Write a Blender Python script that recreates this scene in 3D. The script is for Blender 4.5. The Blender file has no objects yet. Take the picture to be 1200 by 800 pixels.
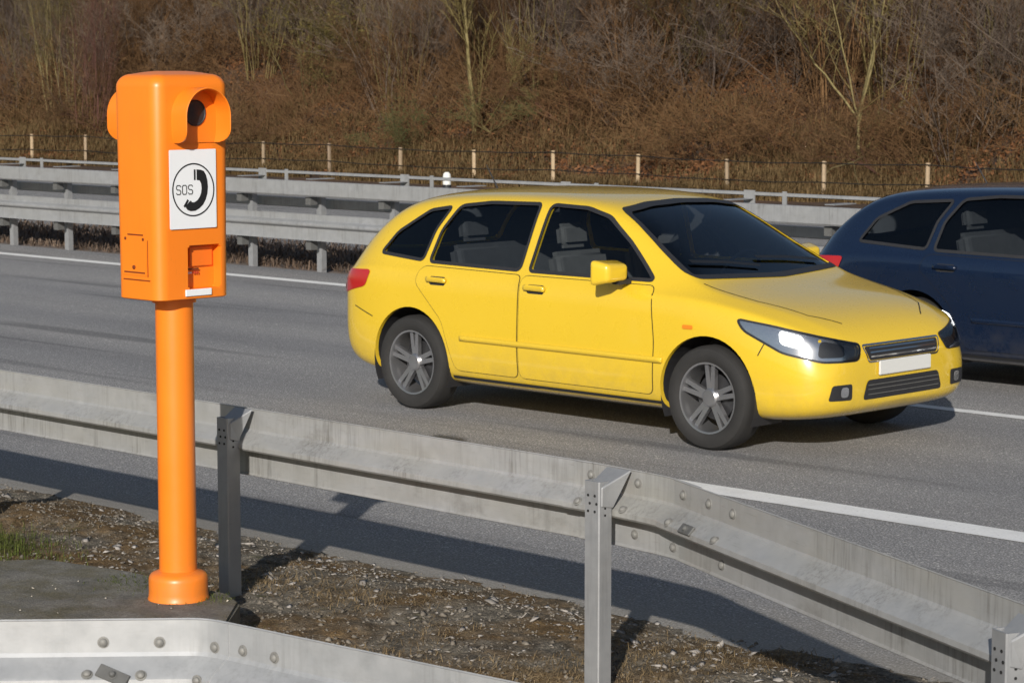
import bpy, bmesh, math, random
import numpy as np
from mathutils import Vector, Matrix
from mathutils.bvhtree import BVHTree

# ------------------------------------------------------------------ camera, light, exposure
SC = bpy.context.scene
COL = SC.collection
F, H = 2900.0, 2.3
TH = math.atan(325 / F)
PSI = math.atan(2850 * math.cos(TH) / F)          # the road runs along world X, the view looks across it to the left

cam_d = bpy.data.cameras.new('camera')
cam = bpy.data.objects.new('camera', cam_d)
COL.objects.link(cam)
cam.location = (0, 0, H)
cam.rotation_euler = (math.pi / 2 - TH, 0, PSI)
cam_d.sensor_width = 36.0
cam_d.lens = F / 1200 * 36
cam_d.clip_end = 2000
cam_d.dof.use_dof = True
cam_d.dof.focus_distance = 10.0
cam_d.dof.aperture_fstop = 14.0
SC.camera = cam

SUN_DIR = Vector((0.590, -0.807, 0.0)).normalized()
ELEV = math.radians(21.3)
to_sun = Vector((SUN_DIR.x * math.cos(ELEV), SUN_DIR.y * math.cos(ELEV), math.sin(ELEV)))
W = bpy.data.worlds.new('World')
SC.world = W
W.use_nodes = True
wn = W.node_tree
sky = wn.nodes.new('ShaderNodeTexSky')
sky.sky_type = 'NISHITA'
sky.sun_disc = False
sky.sun_elevation = ELEV
sky.sun_rotation = math.atan2(to_sun.x, to_sun.y)
sky.air_density = 1.0
sky.dust_density = 1.0
bgn = wn.nodes['Background']
wn.links.new(sky.outputs[0], bgn.inputs[0])
bgn.inputs[1].default_value = 0.075
sl = bpy.data.lights.new('sun', 'SUN')
sl.energy = 4.6
sl.angle = math.radians(0.55)
sl.color = (1.0, 0.955, 0.895)
so = bpy.data.objects.new('sun', sl)
COL.objects.link(so)
so.rotation_euler = to_sun.to_track_quat('Z', 'Y').to_euler()
SC.view_settings.view_transform = 'Standard'
SC.view_settings.look = 'None'
SC.view_settings.gamma = 1.0
SC.view_settings.exposure = 0.0

RNG = np.random.default_rng(7)
random.seed(7)


# ------------------------------------------------------------------ object helpers
def tag(o, label=None, cat=None, group=None, kind=None):
    if label: o['label'] = label
    if cat: o['category'] = cat
    if group: o['group'] = group
    if kind: o['kind'] = kind
    return o


def empty(name, loc, rz=0.0):
    o = bpy.data.objects.new(name, None)
    COL.objects.link(o)
    o.location = loc
    o.rotation_euler = (0, 0, rz)
    o.empty_display_size = 0.1
    return o


def mesh_obj(name, me, mats, parent=None, smooth=None):
    o = bpy.data.objects.new(name, me)
    COL.objects.link(o)
    for m in (mats if isinstance(mats, (list, tuple)) else [mats]):
        me.materials.append(m)
    if smooth is not None:
        for p in me.polygons: p.use_smooth = True
        me.set_sharp_from_angle(angle=math.radians(smooth))
    if parent is not None:
        o.parent = parent
    return o


def from_bm(name, bm, mats, parent=None, smooth=None, recalc=True):
    if recalc: bmesh.ops.recalc_face_normals(bm, faces=bm.faces)
    me = bpy.data.meshes.new(name)
    bm.to_mesh(me)
    bm.free()
    return mesh_obj(name, me, mats, parent, smooth)


def from_np(name, verts, faces, mats, parent=None, smooth=False):
    """verts Nx3, faces MxK (all the same size)"""
    me = bpy.data.meshes.new(name)
    verts = np.asarray(verts, dtype=np.float32); faces = np.asarray(faces, dtype=np.int32)
    k = faces.shape[1]
    me.vertices.add(len(verts)); me.vertices.foreach_set('co', verts.ravel())
    me.loops.add(faces.size); me.loops.foreach_set('vertex_index', faces.ravel())
    me.polygons.add(len(faces))
    me.polygons.foreach_set('loop_start', np.arange(0, faces.size, k, dtype=np.int32))
    me.update(calc_edges=True)
    if smooth: me.polygons.foreach_set('use_smooth', np.ones(len(faces), dtype=bool))
    return mesh_obj(name, me, mats, parent)


def copy_tree(o, parent=None):
    c = o.copy(); COL.objects.link(c)
    if parent is not None: c.parent = parent
    for ch in list(o.children): copy_tree(ch, c)
    return c


def box_bm(bm, c, s, rot=None):
    r = bmesh.ops.create_cube(bm, size=1.0)
    M = Matrix.Translation(Vector(c)) @ (rot.to_4x4() if rot is not None else Matrix.Identity(4)) @ Matrix.Diagonal((s[0], s[1], s[2], 1))
    bmesh.ops.transform(bm, matrix=M, verts=r['verts'])
    return r['verts']


def box(name, c, s, mat, parent=None, bevel=0.0, rot=None, smooth=None):
    bm = bmesh.new(); box_bm(bm, c, s, rot)
    if bevel: bmesh.ops.bevel(bm, geom=bm.edges[:], offset=bevel, segments=2, profile=0.5, affect='EDGES')
    return from_bm(name, bm, mat, parent, smooth if smooth else (30 if bevel else None))


def lathe_bm(bm, prof, seg=48, M=None, close=False):
    """prof: list of (r, z) round Z"""
    rings = []
    for r, z in prof:
        rings.append([bm.verts.new((r * math.cos(2 * math.pi * k / seg), r * math.sin(2 * math.pi * k / seg), z)) for k in range(seg)])
    n = len(rings)
    for i in range(n if close else n - 1):
        a, b = rings[i], rings[(i + 1) % n]
        for k in range(seg):
            bm.faces.new((a[k], a[(k + 1) % seg], b[(k + 1) % seg], b[k]))
    if not close:
        bm.faces.new(rings[0][::-1]); bm.faces.new(rings[-1])
    if M is not None:
        bmesh.ops.transform(bm, matrix=M, verts=[v for r in rings for v in r])


def extrude_poly_bm(bm, pts, vec):
    """pts: list of 3D points of a flat polygon, extruded by vec"""
    a = [bm.verts.new(p) for p in pts]
    b = [bm.verts.new(Vector(p) + Vector(vec)) for p in pts]
    n = len(a)
    bm.faces.new(a[::-1]); bm.faces.new(b)
    for i in range(n):
        bm.faces.new((a[i], a[(i + 1) % n], b[(i + 1) % n], b[i]))


def apply_mods(o):
    dg = bpy.context.evaluated_depsgraph_get()
    dg.update()
    ev = o.evaluated_get(dg)
    me = bpy.data.meshes.new_from_object(ev, depsgraph=dg)
    old = o.data
    o.modifiers.clear()
    o.data = me
    me.name = o.name
    bpy.data.meshes.remove(old)


def boolean(o, cutter_bms, solver='EXACT'):
    cs = []
    for bm in cutter_bms:
        c = from_bm('cut', bm, [])
        c.parent = o.parent
        m = o.modifiers.new('b', 'BOOLEAN'); m.operation = 'DIFFERENCE'; m.object = c; m.solver = solver
        cs.append(c)
    bpy.context.view_layer.update()
    apply_mods(o)
    for c in cs:
        me = c.data
        bpy.data.objects.remove(c); bpy.data.meshes.remove(me)


# ------------------------------------------------------------------ pixel helpers (points of the photograph on known planes)
CAMM = Matrix.Rotation(PSI, 4, 'Z') @ Matrix.Rotation(math.pi / 2 - TH, 4, 'X')


def ray(px, py):
    return (CAMM @ Vector(((px - 600) / F, (400 - py) / F, -1.0))).normalized()


def onz(px, py, z=0.0):
    r = ray(px, py); t = (z - H) / r.z
    return Vector((r.x * t, r.y * t, z))


def onY(px, py, Y):
    r = ray(px, py); t = Y / r.y
    return Vector((r.x * t, Y, H + r.z * t))


# ------------------------------------------------------------------ materials
class NT:
    def __init__(s, name):
        s.m = bpy.data.materials.new(name); s.m.use_nodes = True
        s.t = s.m.node_tree; s.b = s.t.nodes['Principled BSDF']
        s.tc = s.t.nodes.new('ShaderNodeTexCoord')

    def n(s, typ, **kw):
        nd = s.t.nodes.new(typ)
        for k, v in kw.items(): setattr(nd, k, v)
        return nd

    def l(s, a, b): s.t.links.new(a, b)

    def coord(s, scale=(1, 1, 1), src='Object'):
        mp = s.n('ShaderNodeMapping'); mp.inputs['Scale'].default_value = scale
        s.l(s.tc.outputs[src], mp.inputs[0]); return mp.outputs[0]

    def noise(s, scale, detail=4, rough=0.55, vec=None, stretch=(1, 1, 1)):
        nd = s.n('ShaderNodeTexNoise'); nd.inputs['Scale'].default_value = scale
        nd.inputs['Detail'].default_value = detail; nd.inputs['Roughness'].default_value = rough
        s.l(vec if vec is not None else s.coord(stretch), nd.inputs['Vector']); return nd.outputs['Fac']

    def ramp(s, fac, stops, interp='LINEAR'):
        nd = s.n('ShaderNodeValToRGB'); nd.color_ramp.interpolation = interp
        e = nd.color_ramp.elements
        while len(e) > 1: e.remove(e[-1])
        e[0].position = stops[0][0]; c = stops[0][1]; e[0].color = (*c, 1) if len(c) == 3 else c
        for p, c in stops[1:]:
            x = e.new(p); x.color = (*c, 1)
        s.l(fac, nd.inputs[0]); return nd.outputs[0]

    def mix(s, fac, a, b, blend='MIX'):
        nd = s.n('ShaderNodeMix', data_type='RGBA', blend_type=blend)
        for sock, v in ((nd.inputs[0], fac), (nd.inputs[6], a), (nd.inputs[7], b)):
            if isinstance(v, (int, float)): sock.default_value = v
            elif isinstance(v, tuple): sock.default_value = (*v, 1) if len(v) == 3 else v
            else: s.l(v, sock)
        return nd.outputs[2]

    def thr(s, fac, lo, hi):
        nd = s.n('ShaderNodeMapRange'); nd.clamp = True
        nd.inputs[1].default_value = lo; nd.inputs[2].default_value = hi
        s.l(fac, nd.inputs[0]); return nd.outputs[0]

    def mul(s, a, b, op='MULTIPLY'):
        nd = s.n('ShaderNodeMath', operation=op)
        for sock, v in ((nd.inputs[0], a), (nd.inputs[1], b)):
            if isinstance(v, (int, float)): sock.default_value = v
            else: s.l(v, sock)
        return nd.outputs[0]

    def bump(s, h, strength=0.3, dist=0.01):
        nd = s.n('ShaderNodeBump'); nd.inputs['Strength'].default_value = strength; nd.inputs['Distance'].default_value = dist
        s.l(h, nd.inputs['Height']); s.l(nd.outputs[0], s.b.inputs['Normal'])

    def set(s, color=None, rough=None, metal=None, **kw):
        for nm, v in (('Base Color', color), ('Roughness', rough), ('Metallic', metal)):
            if v is None: continue
            if isinstance(v, (int, float)): s.b.inputs[nm].default_value = v
            elif isinstance(v, tuple): s.b.inputs[nm].default_value = (*v, 1)
            else: s.l(v, s.b.inputs[nm])
        for k, v in kw.items():
            s.b.inputs[k.replace('_', ' ')].default_value = v
        return s.m


def plain(name, col, rough=0.5, metal=0.0, var=0.0, scale=8, bump=0.0, **kw):
    t = NT(name)
    if var:
        f = t.noise(scale, 5, 0.6)
        c = t.mix(f, tuple(x * (1 - var) for x in col), tuple(min(1, x * (1 + var)) for x in col))
    else: c = col
    if bump: t.bump(t.noise(scale * 6, 3), bump, 0.004)
    return t.set(c, rough, metal, **kw)


def mat_asphalt(name, base=0.085, warm=(1.0, 0.98, 0.96)):
    t = NT(name)
    grain = t.noise(95, 2, 0.7); grain2 = t.noise(38, 3, 0.6)
    vor = t.n('ShaderNodeTexVoronoi'); vor.inputs['Scale'].default_value = 70; t.l(t.coord(), vor.inputs['Vector'])
    big = t.noise(0.5, 5, 0.6, stretch=(0.25, 1.4, 1))
    c = t.ramp(grain, [(0.3, tuple(base * 0.45 * w for w in warm)), (0.5, tuple(base * 0.95 * w for w in warm)), (0.66, tuple(base * 1.9 * w for w in warm))])
    c2 = t.ramp(vor.outputs['Color'], [(0.0, (0.6, 0.6, 0.6)), (0.8, (1.0, 1.0, 1.0)), (0.97, (1.9, 1.85, 1.75))])
    c = t.mix(0.7, c, c2, 'MULTIPLY')
    c = t.mix(1.0, c, t.ramp(big, [(0.28, (0.74, 0.74, 0.75)), (0.5, (1.0, 1.0, 1.0)), (0.72, (1.16, 1.15, 1.13))]), 'MULTIPLY')
    # tar seams and polished wheel tracks
    sx = t.n('ShaderNodeSeparateXYZ'); t.l(t.tc.outputs['Object'], sx.inputs[0])
    wv = t.n('ShaderNodeMath', operation='SINE')
    t.l(t.mul(sx.outputs[1], 2 * math.pi / 1.7), wv.inputs[0])
    tr = t.thr(wv.outputs[0], -1, 1)
    c = t.mix(1.0, c, t.ramp(tr, [(0, (0.93, 0.93, 0.94)), (1, (1.07, 1.06, 1.05))]), 'MULTIPLY')
    stain = t.noise(1.1, 3, 0.5, stretch=(0.12, 2.2, 1))
    c = t.mix(t.mul(t.thr(stain, 0.60, 0.70), 0.5), c, (0.075, 0.075, 0.078))
    # dusty beige shoulder towards the verge
    dust = t.thr(t.mul(sx.outputs[1], t.mul(t.noise(3, 4), 0.5), 'ADD'), 8.6, 7.9)
    c = t.mix(t.mul(dust, 0.6), c, (0.30, 0.27, 0.22))
    t.bump(t.mul(grain, grain2, 'ADD'), 0.55, 0.006)
    return t.set(c, 0.85, **{'Specular_IOR_Level': 0.25})


def mat_galv(name, dirt=0.5, tone=0.52, beige=(1.0, 0.97, 0.88)):
    """weathered galvanised steel: soft spangle, beige road film, vertical run marks"""
    t = NT(name)
    sp = t.noise(14, 6, 0.65)
    c = t.ramp(sp, [(0.3, (tone * 0.86, tone * 0.88, tone * 0.90)), (0.7, (tone * 1.08, tone * 1.09, tone * 1.10))])
    film = t.noise(1.3, 5, 0.6, stretch=(1, 1, 4))
    c = t.mix(t.mul(t.thr(film, 0.3, 0.7), dirt), c, tuple(tone * 0.92 * b for b in beige))
    run = t.noise(55, 5, 0.75, stretch=(1, 1, 0.05))
    run2 = t.noise(5, 3, 0.5, stretch=(1, 1, 0.4))
    rm = t.mul(t.thr(run, 0.46, 0.78), t.thr(run2, 0.42, 0.65))
    c = t.mix(t.mul(rm, dirt), c, (0.12, 0.112, 0.095))
    sc = t.noise(60, 2, 0.9, stretch=(0.15, 0.15, 2))
    c = t.mix(t.mul(t.thr(sc, 0.62, 0.75), 0.35 * dirt), c, (0.22, 0.20, 0.17))
    patch = t.noise(2.6, 6, 0.75, stretch=(1, 1, 1.6))
    c = t.mix(t.mul(t.thr(patch, 0.56, 0.74), 0.55 * dirt), c, (0.15, 0.14, 0.12))
    rust = t.noise(7, 5, 0.8)
    c = t.mix(t.mul(t.thr(rust, 0.68, 0.76), 0.35 * dirt), c, (0.24, 0.14, 0.07))
    t.bump(t.noise(9, 3), 0.12, 0.01)
    return t.set(c, t.ramp(sp, [(0.2, (0.42,) * 3), (0.8, (0.62,) * 3)]), 0.35)


M = {}
M['asphalt'] = mat_asphalt('asphalt', 0.285)
M['asphalt_far'] = mat_asphalt('asphalt_far', 0.25)
M['galv'] = mat_galv('galvanised steel', 0.9, 0.42, (1.0, 0.975, 0.89))
M['galv_far'] = mat_galv('galvanised steel median', 0.7, 0.37, (0.98, 0.98, 0.95))
M['galv_near'] = mat_galv('galvanised steel clean', 0.4, 0.43, (0.93, 0.97, 1.0))
M['galv_post'] = mat_galv('galvanised steel post', 0.4, 0.33, (0.95, 0.97, 1.0))
M['bolt'] = plain('bolt steel', (0.23, 0.225, 0.21), 0.65, 0.3, 0.35, 60)
M['dull'] = plain('dull grey plate', (0.13, 0.13, 0.125), 0.7, 0.3, 0.3, 30)
M['hole'] = plain('dark hole', (0.01, 0.01, 0.01), 0.9)


def mat_paintline():
    t = NT('road marking paint')
    n1 = t.noise(60, 4, 0.7); n2 = t.noise(4, 4)
    c = t.ramp(n1, [(0.28, (0.50, 0.49, 0.47)), (0.40, (0.84, 0.83, 0.80)), (0.7, (0.92, 0.91, 0.88))])
    c = t.mix(t.thr(n2, 0.5, 0.8), c, (0.74, 0.73, 0.70))
    t.bump(n1, 0.4, 0.004)
    return t.set(c, 0.7)


M['line'] = mat_paintline()


def mat_orange():
    t = NT('orange plastic')
    f = t.noise(3, 5, 0.6); s = t.noise(40, 3, 0.8, stretch=(1, 1, 0.25))
    c = t.mix(f, (0.86, 0.205, 0.010), (0.92, 0.24, 0.014))
    c = t.mix(t.mul(t.thr(s, 0.62, 0.8), 0.25), c, (0.55, 0.15, 0.02))
    run = t.noise(34, 5, 0.75, stretch=(1, 1, 0.06)); pat = t.noise(3.5, 4, 0.6)
    c = t.mix(t.mul(t.mul(t.thr(run, 0.50, 0.75), t.thr(pat, 0.45, 0.7)), 0.35), c, (0.42, 0.13, 0.03))
    sp = t.noise(120, 2, 0.9)
    c = t.mix(t.mul(t.thr(sp, 0.70, 0.76), 0.45), c, (0.25, 0.10, 0.03))
    # road dirt on the lowest part
    sx = t.n('ShaderNodeSeparateXYZ'); t.l(t.tc.outputs['Object'], sx.inputs[0])
    c = t.mix(t.mul(t.mul(t.thr(sx.outputs[2], 0.30, 0.0), t.thr(t.noise(9, 5, 0.7), 0.35, 0.7)), 0.35), c, (0.30, 0.17, 0.08))
    t.bump(t.noise(30, 3, 0.6), 0.05, 0.003)
    return t.set(c, t.ramp(f, [(0.3, (0.34,) * 3), (0.7, (0.46,) * 3)]), 0.0, Coat_Weight=0.15, Coat_Roughness=0.3)


M['orange'] = mat_orange()
M['orange_in'] = plain('orange plastic inner', (0.85, 0.18, 0.012), 0.55, 0, 0.08, 12)
M['orange_dark'] = plain('orange shadow slot', (0.16, 0.03, 0.004), 0.7)
M['white_sign'] = plain('white reflective foil', (0.80, 0.82, 0.84), 0.4, 0, 0.03, 10)
M['black'] = plain('black print', (0.012, 0.012, 0.013), 0.5)
M['black_plastic'] = plain('black plastic', (0.022, 0.022, 0.024), 0.55, 0, 0.2, 20)
M['speaker'] = plain('speaker cloth', (0.03, 0.03, 0.034), 0.6, 0.2, 0.4, 90)
M['red'] = plain('red print', (0.45, 0.03, 0.02), 0.5)


def mat_verge():
    t = NT('verge soil')
    a = t.noise(1.6, 6, 0.65); b = t.noise(14, 6, 0.7); g = t.noise(90, 3, 0.75)
    c = t.ramp(b, [(0.28, (0.05, 0.044, 0.036)), (0.43, (0.13, 0.115, 0.092)), (0.56, (0.22, 0.195, 0.155)), (0.74, (0.38, 0.34, 0.28))])
    c = t.mix(t.thr(a, 0.44, 0.58), c, t.ramp(b, [(0.3, (0.06, 0.04, 0.02)), (0.55, (0.19, 0.125, 0.062)), (0.75, (0.32, 0.22, 0.11))]))
    moss = t.noise(3.3, 5, 0.7)
    c = t.mix(t.mul(t.thr(moss, 0.62, 0.72), 0.7), c, (0.07, 0.075, 0.02))
    c = t.mix(1.0, c, t.ramp(g, [(0.3, (0.5, 0.5, 0.5)), (0.55, (1.05, 1.03, 1.0)), (0.72, (1.9, 1.85, 1.75))]), 'MULTIPLY')
    t.bump(t.mul(g, b, 'ADD'), 0.9, 0.02)
    return t.set(c, 0.95, **{'Specular_IOR_Level': 0.15})


M['verge'] = mat_verge()


def mat_pad():
    t = NT('mossy concrete')
    b = t.noise(7, 6, 0.68); g = t.noise(110, 3, 0.75); m = t.noise(2.6, 5, 0.7)
    c = t.ramp(b, [(0.3, (0.11, 0.105, 0.09)), (0.55, (0.20, 0.19, 0.165)), (0.8, (0.30, 0.285, 0.25))])
    c = t.mix(t.mul(t.thr(m, 0.46, 0.64), 0.6), c, (0.12, 0.10, 0.035))
    c = t.mix(1.0, c, t.ramp(g, [(0.3, (0.55,) * 3), (0.6, (1.05,) * 3), (0.75, (1.6,) * 3)]), 'MULTIPLY')
    t.bump(t.mul(g, b, 'ADD'), 0.7, 0.012)
    return t.set(c, 0.92)


M['pad'] = mat_pad()


def mat_veg(name, cols, scale=2.0, fine=25, rough=0.8):
    t = NT(name)
    oi = t.n('ShaderNodeObjectInfo')
    f = t.noise(scale, 5, 0.7); f2 = t.noise(fine, 3, 0.7)
    n = len(cols)
    fac = t.mul(t.mul(f, 0.6), t.mul(f2, 0.4), 'ADD')
    c = t.ramp(fac, [(0.30 + 0.4 * i / (n - 1), cols[i]) for i in range(n)])
    c = t.mix(1.0, c, t.ramp(oi.outputs['Random'], [(0, (0.55, 0.52, 0.52)), (0.6, (0.9, 0.87, 0.84)), (1, (1.2, 1.14, 1.04))]), 'MULTIPLY')
    return t.set(c, rough, **{'Specular_IOR_Level': 0.2})


M['stone'] = mat_veg('pale chippings', [(0.2, 0.185, 0.16), (0.45, 0.43, 0.39), (0.78, 0.76, 0.71)], 9, 30)
M['stone_dark'] = mat_veg('grey chippings', [(0.07, 0.064, 0.055), (0.16, 0.145, 0.125), (0.28, 0.26, 0.225)], 9, 30)
M['straw'] = mat_veg('dry grass', [(0.12, 0.09, 0.05), (0.34, 0.25, 0.13), (0.55, 0.43, 0.25)], 3, 30)
M['straw_far'] = mat_veg('dry grass slope', [(0.085, 0.055, 0.026), (0.165, 0.112, 0.05), (0.25, 0.18, 0.085)], 0.6, 6)
M['green'] = mat_veg('green grass', [(0.05, 0.07, 0.014), (0.10, 0.13, 0.025), (0.20, 0.21, 0.06)], 6, 30)
M['leaf_far'] = mat_veg('dead leaves', [(0.10, 0.045, 0.02), (0.20, 0.09, 0.038), (0.31, 0.155, 0.07)], 0.5, 8)
M['twig_grey'] = mat_veg('grey brown twigs', [(0.085, 0.066, 0.053), (0.155, 0.123, 0.10), (0.25, 0.21, 0.175)], 0.6, 6)
M['twig_brown'] = mat_veg('brown twigs', [(0.10, 0.055, 0.026), (0.165, 0.095, 0.045), (0.24, 0.155, 0.08)], 0.6, 6)
M['twig_red'] = mat_veg('reddish twigs', [(0.075, 0.035, 0.03), (0.14, 0.068, 0.052), (0.19, 0.10, 0.07)], 0.6, 6)
M['twig_olive'] = mat_veg('olive stems', [(0.085, 0.07, 0.028), (0.16, 0.13, 0.055), (0.25, 0.205, 0.095)], 0.8, 6)
M['bark_pale'] = mat_veg('pale mossy bark', [(0.12, 0.105, 0.045), (0.22, 0.185, 0.085), (0.34, 0.29, 0.15)], 1.5, 8)
M['leaf_olive'] = mat_veg('olive leaves', [(0.10, 0.09, 0.02), (0.19, 0.16, 0.045), (0.34, 0.28, 0.12)], 1.5, 8)
M['leaf_green'] = mat_veg('dark green needles', [(0.03, 0.045, 0.015), (0.06, 0.085, 0.03), (0.12, 0.15, 0.07)], 1.5, 8)
M['wood_post'] = mat_veg('weathered wood', [(0.30, 0.23, 0.15), (0.40, 0.31, 0.21), (0.48, 0.39, 0.28)], 3, 20)


def mat_hill():
    t = NT('hillside litter')
    a = t.noise(0.35, 6, 0.65); b = t.noise(3.5, 6, 0.75)
    c = t.ramp(b, [(0.3, (0.02, 0.012, 0.008)), (0.5, (0.07, 0.038, 0.02)), (0.7, (0.15, 0.085, 0.045))])
    c = t.mix(t.thr(a, 0.5, 0.62), c, t.ramp(b, [(0.3, (0.05, 0.024, 0.013)), (0.7, (0.17, 0.085, 0.04))]))
    t.bump(b, 0.9, 0.15)
    return t.set(c, 0.95)


M['hill'] = mat_hill()
M['weeds'] = mat_veg('median weeds', [(0.07, 0.052, 0.04), (0.15, 0.11, 0.085), (0.27, 0.22, 0.18)], 0.9, 9)
M['ground'] = plain('meadow', (0.09, 0.085, 0.04), 0.95, 0, 0.4, 0.6)

# ------------------------------------------------------------------ GROUND AND ROAD
YA = 7.66      # asphalt edge on the verge side


def sheet(name, x0, x1, y0, y1, z, mat, **kw):
    bm = bmesh.new()
    v = [bm.verts.new(p) for p in ((x0, y0, z), (x1, y0, z), (x1, y1, z), (x0, y1, z))]
    bm.faces.new(v)
    return tag(from_bm(name, bm, mat), kind='structure', **kw)


sheet('ground', -700, 700, -700, 700, -0.6, M['ground'])


def fbm(x, y, seed=0, octs=5, base=1.0):
    """cheap value noise"""
    r = np.zeros_like(x); amp = 1.0; tot = 0
    for o in range(octs):
        fx, fy = x * base * 2 ** o + 17.3 * o + seed, y * base * 2 ** o + 9.1 * o + seed * 2
        ix, iy = np.floor(fx).astype(np.int64), np.floor(fy).astype(np.int64)
        tx, ty = fx - ix, fy - iy
        tx = tx * tx * (3 - 2 * tx); ty = ty * ty * (3 - 2 * ty)

        def h(a, b):
            n = (a * 374761393 + b * 668265263 + seed * 974634777) & 0xffffffff
            n = ((n ^ (n >> 13)) * 1274126177) & 0xffffffff
            return ((n ^ (n >> 16)) & 0xffff) / 65535.0
        v = (h(ix, iy) * (1 - tx) + h(ix + 1, iy) * tx) * (1 - ty) + (h(ix, iy + 1) * (1 - tx) + h(ix + 1, iy + 1) * tx) * ty
        r += v * amp; tot += amp; amp *= 0.5
    return r / tot


def grid(name, xs, ys, zf, mat):
    X, Y = np.meshgrid(xs, ys)
    Z = zf(X, Y)
    v = np.stack([X.ravel(), Y.ravel(), Z.ravel()], 1)
    nx, ny = len(xs), len(ys)
    i = np.arange((nx - 1) * (ny - 1)); r, c = i // (nx - 1), i % (nx - 1)
    a = r * nx + c
    f = np.stack([a, a + 1, a + nx + 1, a + nx], 1)
    return from_np(name, v, f, mat, smooth=True)


def verge_z(X, Y):
    z = 0.10 + 0.0 * X
    # sinks to the asphalt edge, ragged
    edge = YA - 0.02 + (fbm(X, Y, 3, 4, 2.2) - 0.5) * 0.16
    t = np.clip((edge - Y) / 0.75, 0, 1)
    z = z * (t * t * (3 - 2 * t))
    z = z + (fbm(X, Y, 5, 3, 0.9) - 0.5) * 0.05 * t + (fbm(X, Y, 11, 5, 7.0) - 0.5) * 0.045 * np.clip(t * 3, 0, 1)
    z = np.where(Y > edge, -0.02, z)
    return z


xs = np.concatenate([np.linspace(-60, -12.2, 60), np.arange(-12.0, -2.0, 0.016), np.linspace(-1.9, 30, 60)])
ys = np.concatenate([np.linspace(-25, 4.9, 40), np.arange(5.0, 8.2, 0.016)])
tag(grid('verge', xs, ys, verge_z, M['verge']), kind='structure')
tag(grid('road', np.linspace(-300, 200, 60), np.linspace(7.2, 18.15, 12), lambda X, Y: 0 * X, M['asphalt']), kind='structure')
M['median_soil'] = plain('median soil', (0.17, 0.135, 0.11), 0.95, 0, 0.6, 6, 0.5)
sheet('median', -300, 200, 18.15, 20.4, -0.012, M['median_soil'])
sheet('opposite_road', -300, 200, 20.4, 31.5, -0.016, M['asphalt_far'])
sheet('far_verge', -300, 200, 31.5, 34.6, -0.02, M['hill'])


def hill_z(X, Y):
    d = np.clip(Y - 34.3, 0, None)
    z = np.where(d < 3, 0.05 * d * d + 0.10 * d, 0.75 + 0.52 * (d - 3)) + 0.0
    z = z + (fbm(X, Y, 2, 4, 0.35) - 0.5) * np.clip(d * 0.5, 0, 1.4) - 0.03
    return np.minimum(z, 26 + 2 * fbm(X, Y, 8, 3, 0.05))


tag(grid('hillside', np.linspace(-160, 80, 420), np.concatenate([np.linspace(34.2, 60, 110), np.linspace(61, 140, 50)]), hill_z, M['hill']), kind='structure')


def line_strip(name, x0, x1, yc, w, label=None):
    """painted marking with slightly worn edges, one sheet 4 mm above the road"""
    n = int((x1 - x0) / 0.05)
    x = np.linspace(x0, x1, n)
    e1 = (fbm(x, x * 0 + 3, 21, 3, 12) - 0.5) * 0.012; e2 = (fbm(x, x * 0 + 8, 22, 3, 12) - 0.5) * 0.012
    v = np.concatenate([np.stack([x, yc - w / 2 + e1, x * 0 + 0.004], 1), np.stack([x, yc + w / 2 + e2, x * 0 + 0.004], 1)])
    i = np.arange(n - 1)
    f = np.stack([i, i + 1, i + 1 + n, i + n], 1)
    return tag(from_np(name, v, f, M['line']), kind='structure')


line_strip('edge_line', -60, 12, 10.27, 0.225)
line_strip('median_line', -90, 20, 17.22, 0.19)
line_strip('lane_line', -11.25, -5.2, 13.80, 0.125)
line_strip('lane_line', -29.2, -23.2, 13.80, 0.125)


# ------------------------------------------------------------------ scattered ground cover (nobody could count it)
def scatter_chips(name, pts, size, mat, label, cat, flat=0.45):
    """angular chips: squashed, randomly turned octahedra with jittered corners"""
    base = np.array([(1, 0, 0), (-1, 0, 0), (0, 1, 0), (0, -1, 0), (0, 0, 1), (0, 0, -1), ], float)
    fc = np.array([(0, 2, 4), (2, 1, 4), (1, 3, 4), (3, 0, 4), (2, 0, 5), (1, 2, 5), (3, 1, 5), (0, 3, 5)])
    n = len(pts)
    b = base[None] * RNG.uniform(0.55, 1.25, (n, 6, 1)) + RNG.normal(0, 0.12, (n, 6, 3))
    b[:, :, 2] *= flat
    a = RNG.uniform(0, 2 * np.pi, n); ca, sa = np.cos(a), np.sin(a)
    x = b[:, :, 0] * ca[:, None] - b[:, :, 1] * sa[:, None]; y = b[:, :, 0] * sa[:, None] + b[:, :, 1] * ca[:, None]
    til = RNG.normal(0, 0.3, (n, 2))
    z = b[:, :, 2] + x * til[:, :1] + y * til[:, 1:]
    v = np.stack([x, y, z], 2) * size[:, None, None] + pts[:, None, :]
    f = (fc[None] + (np.arange(n) * 6)[:, None, None]).reshape(-1, 3)
    o = from_np(name, v.reshape(-1, 3), f, mat)
    return tag(o, label, cat, kind='stuff')


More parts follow.
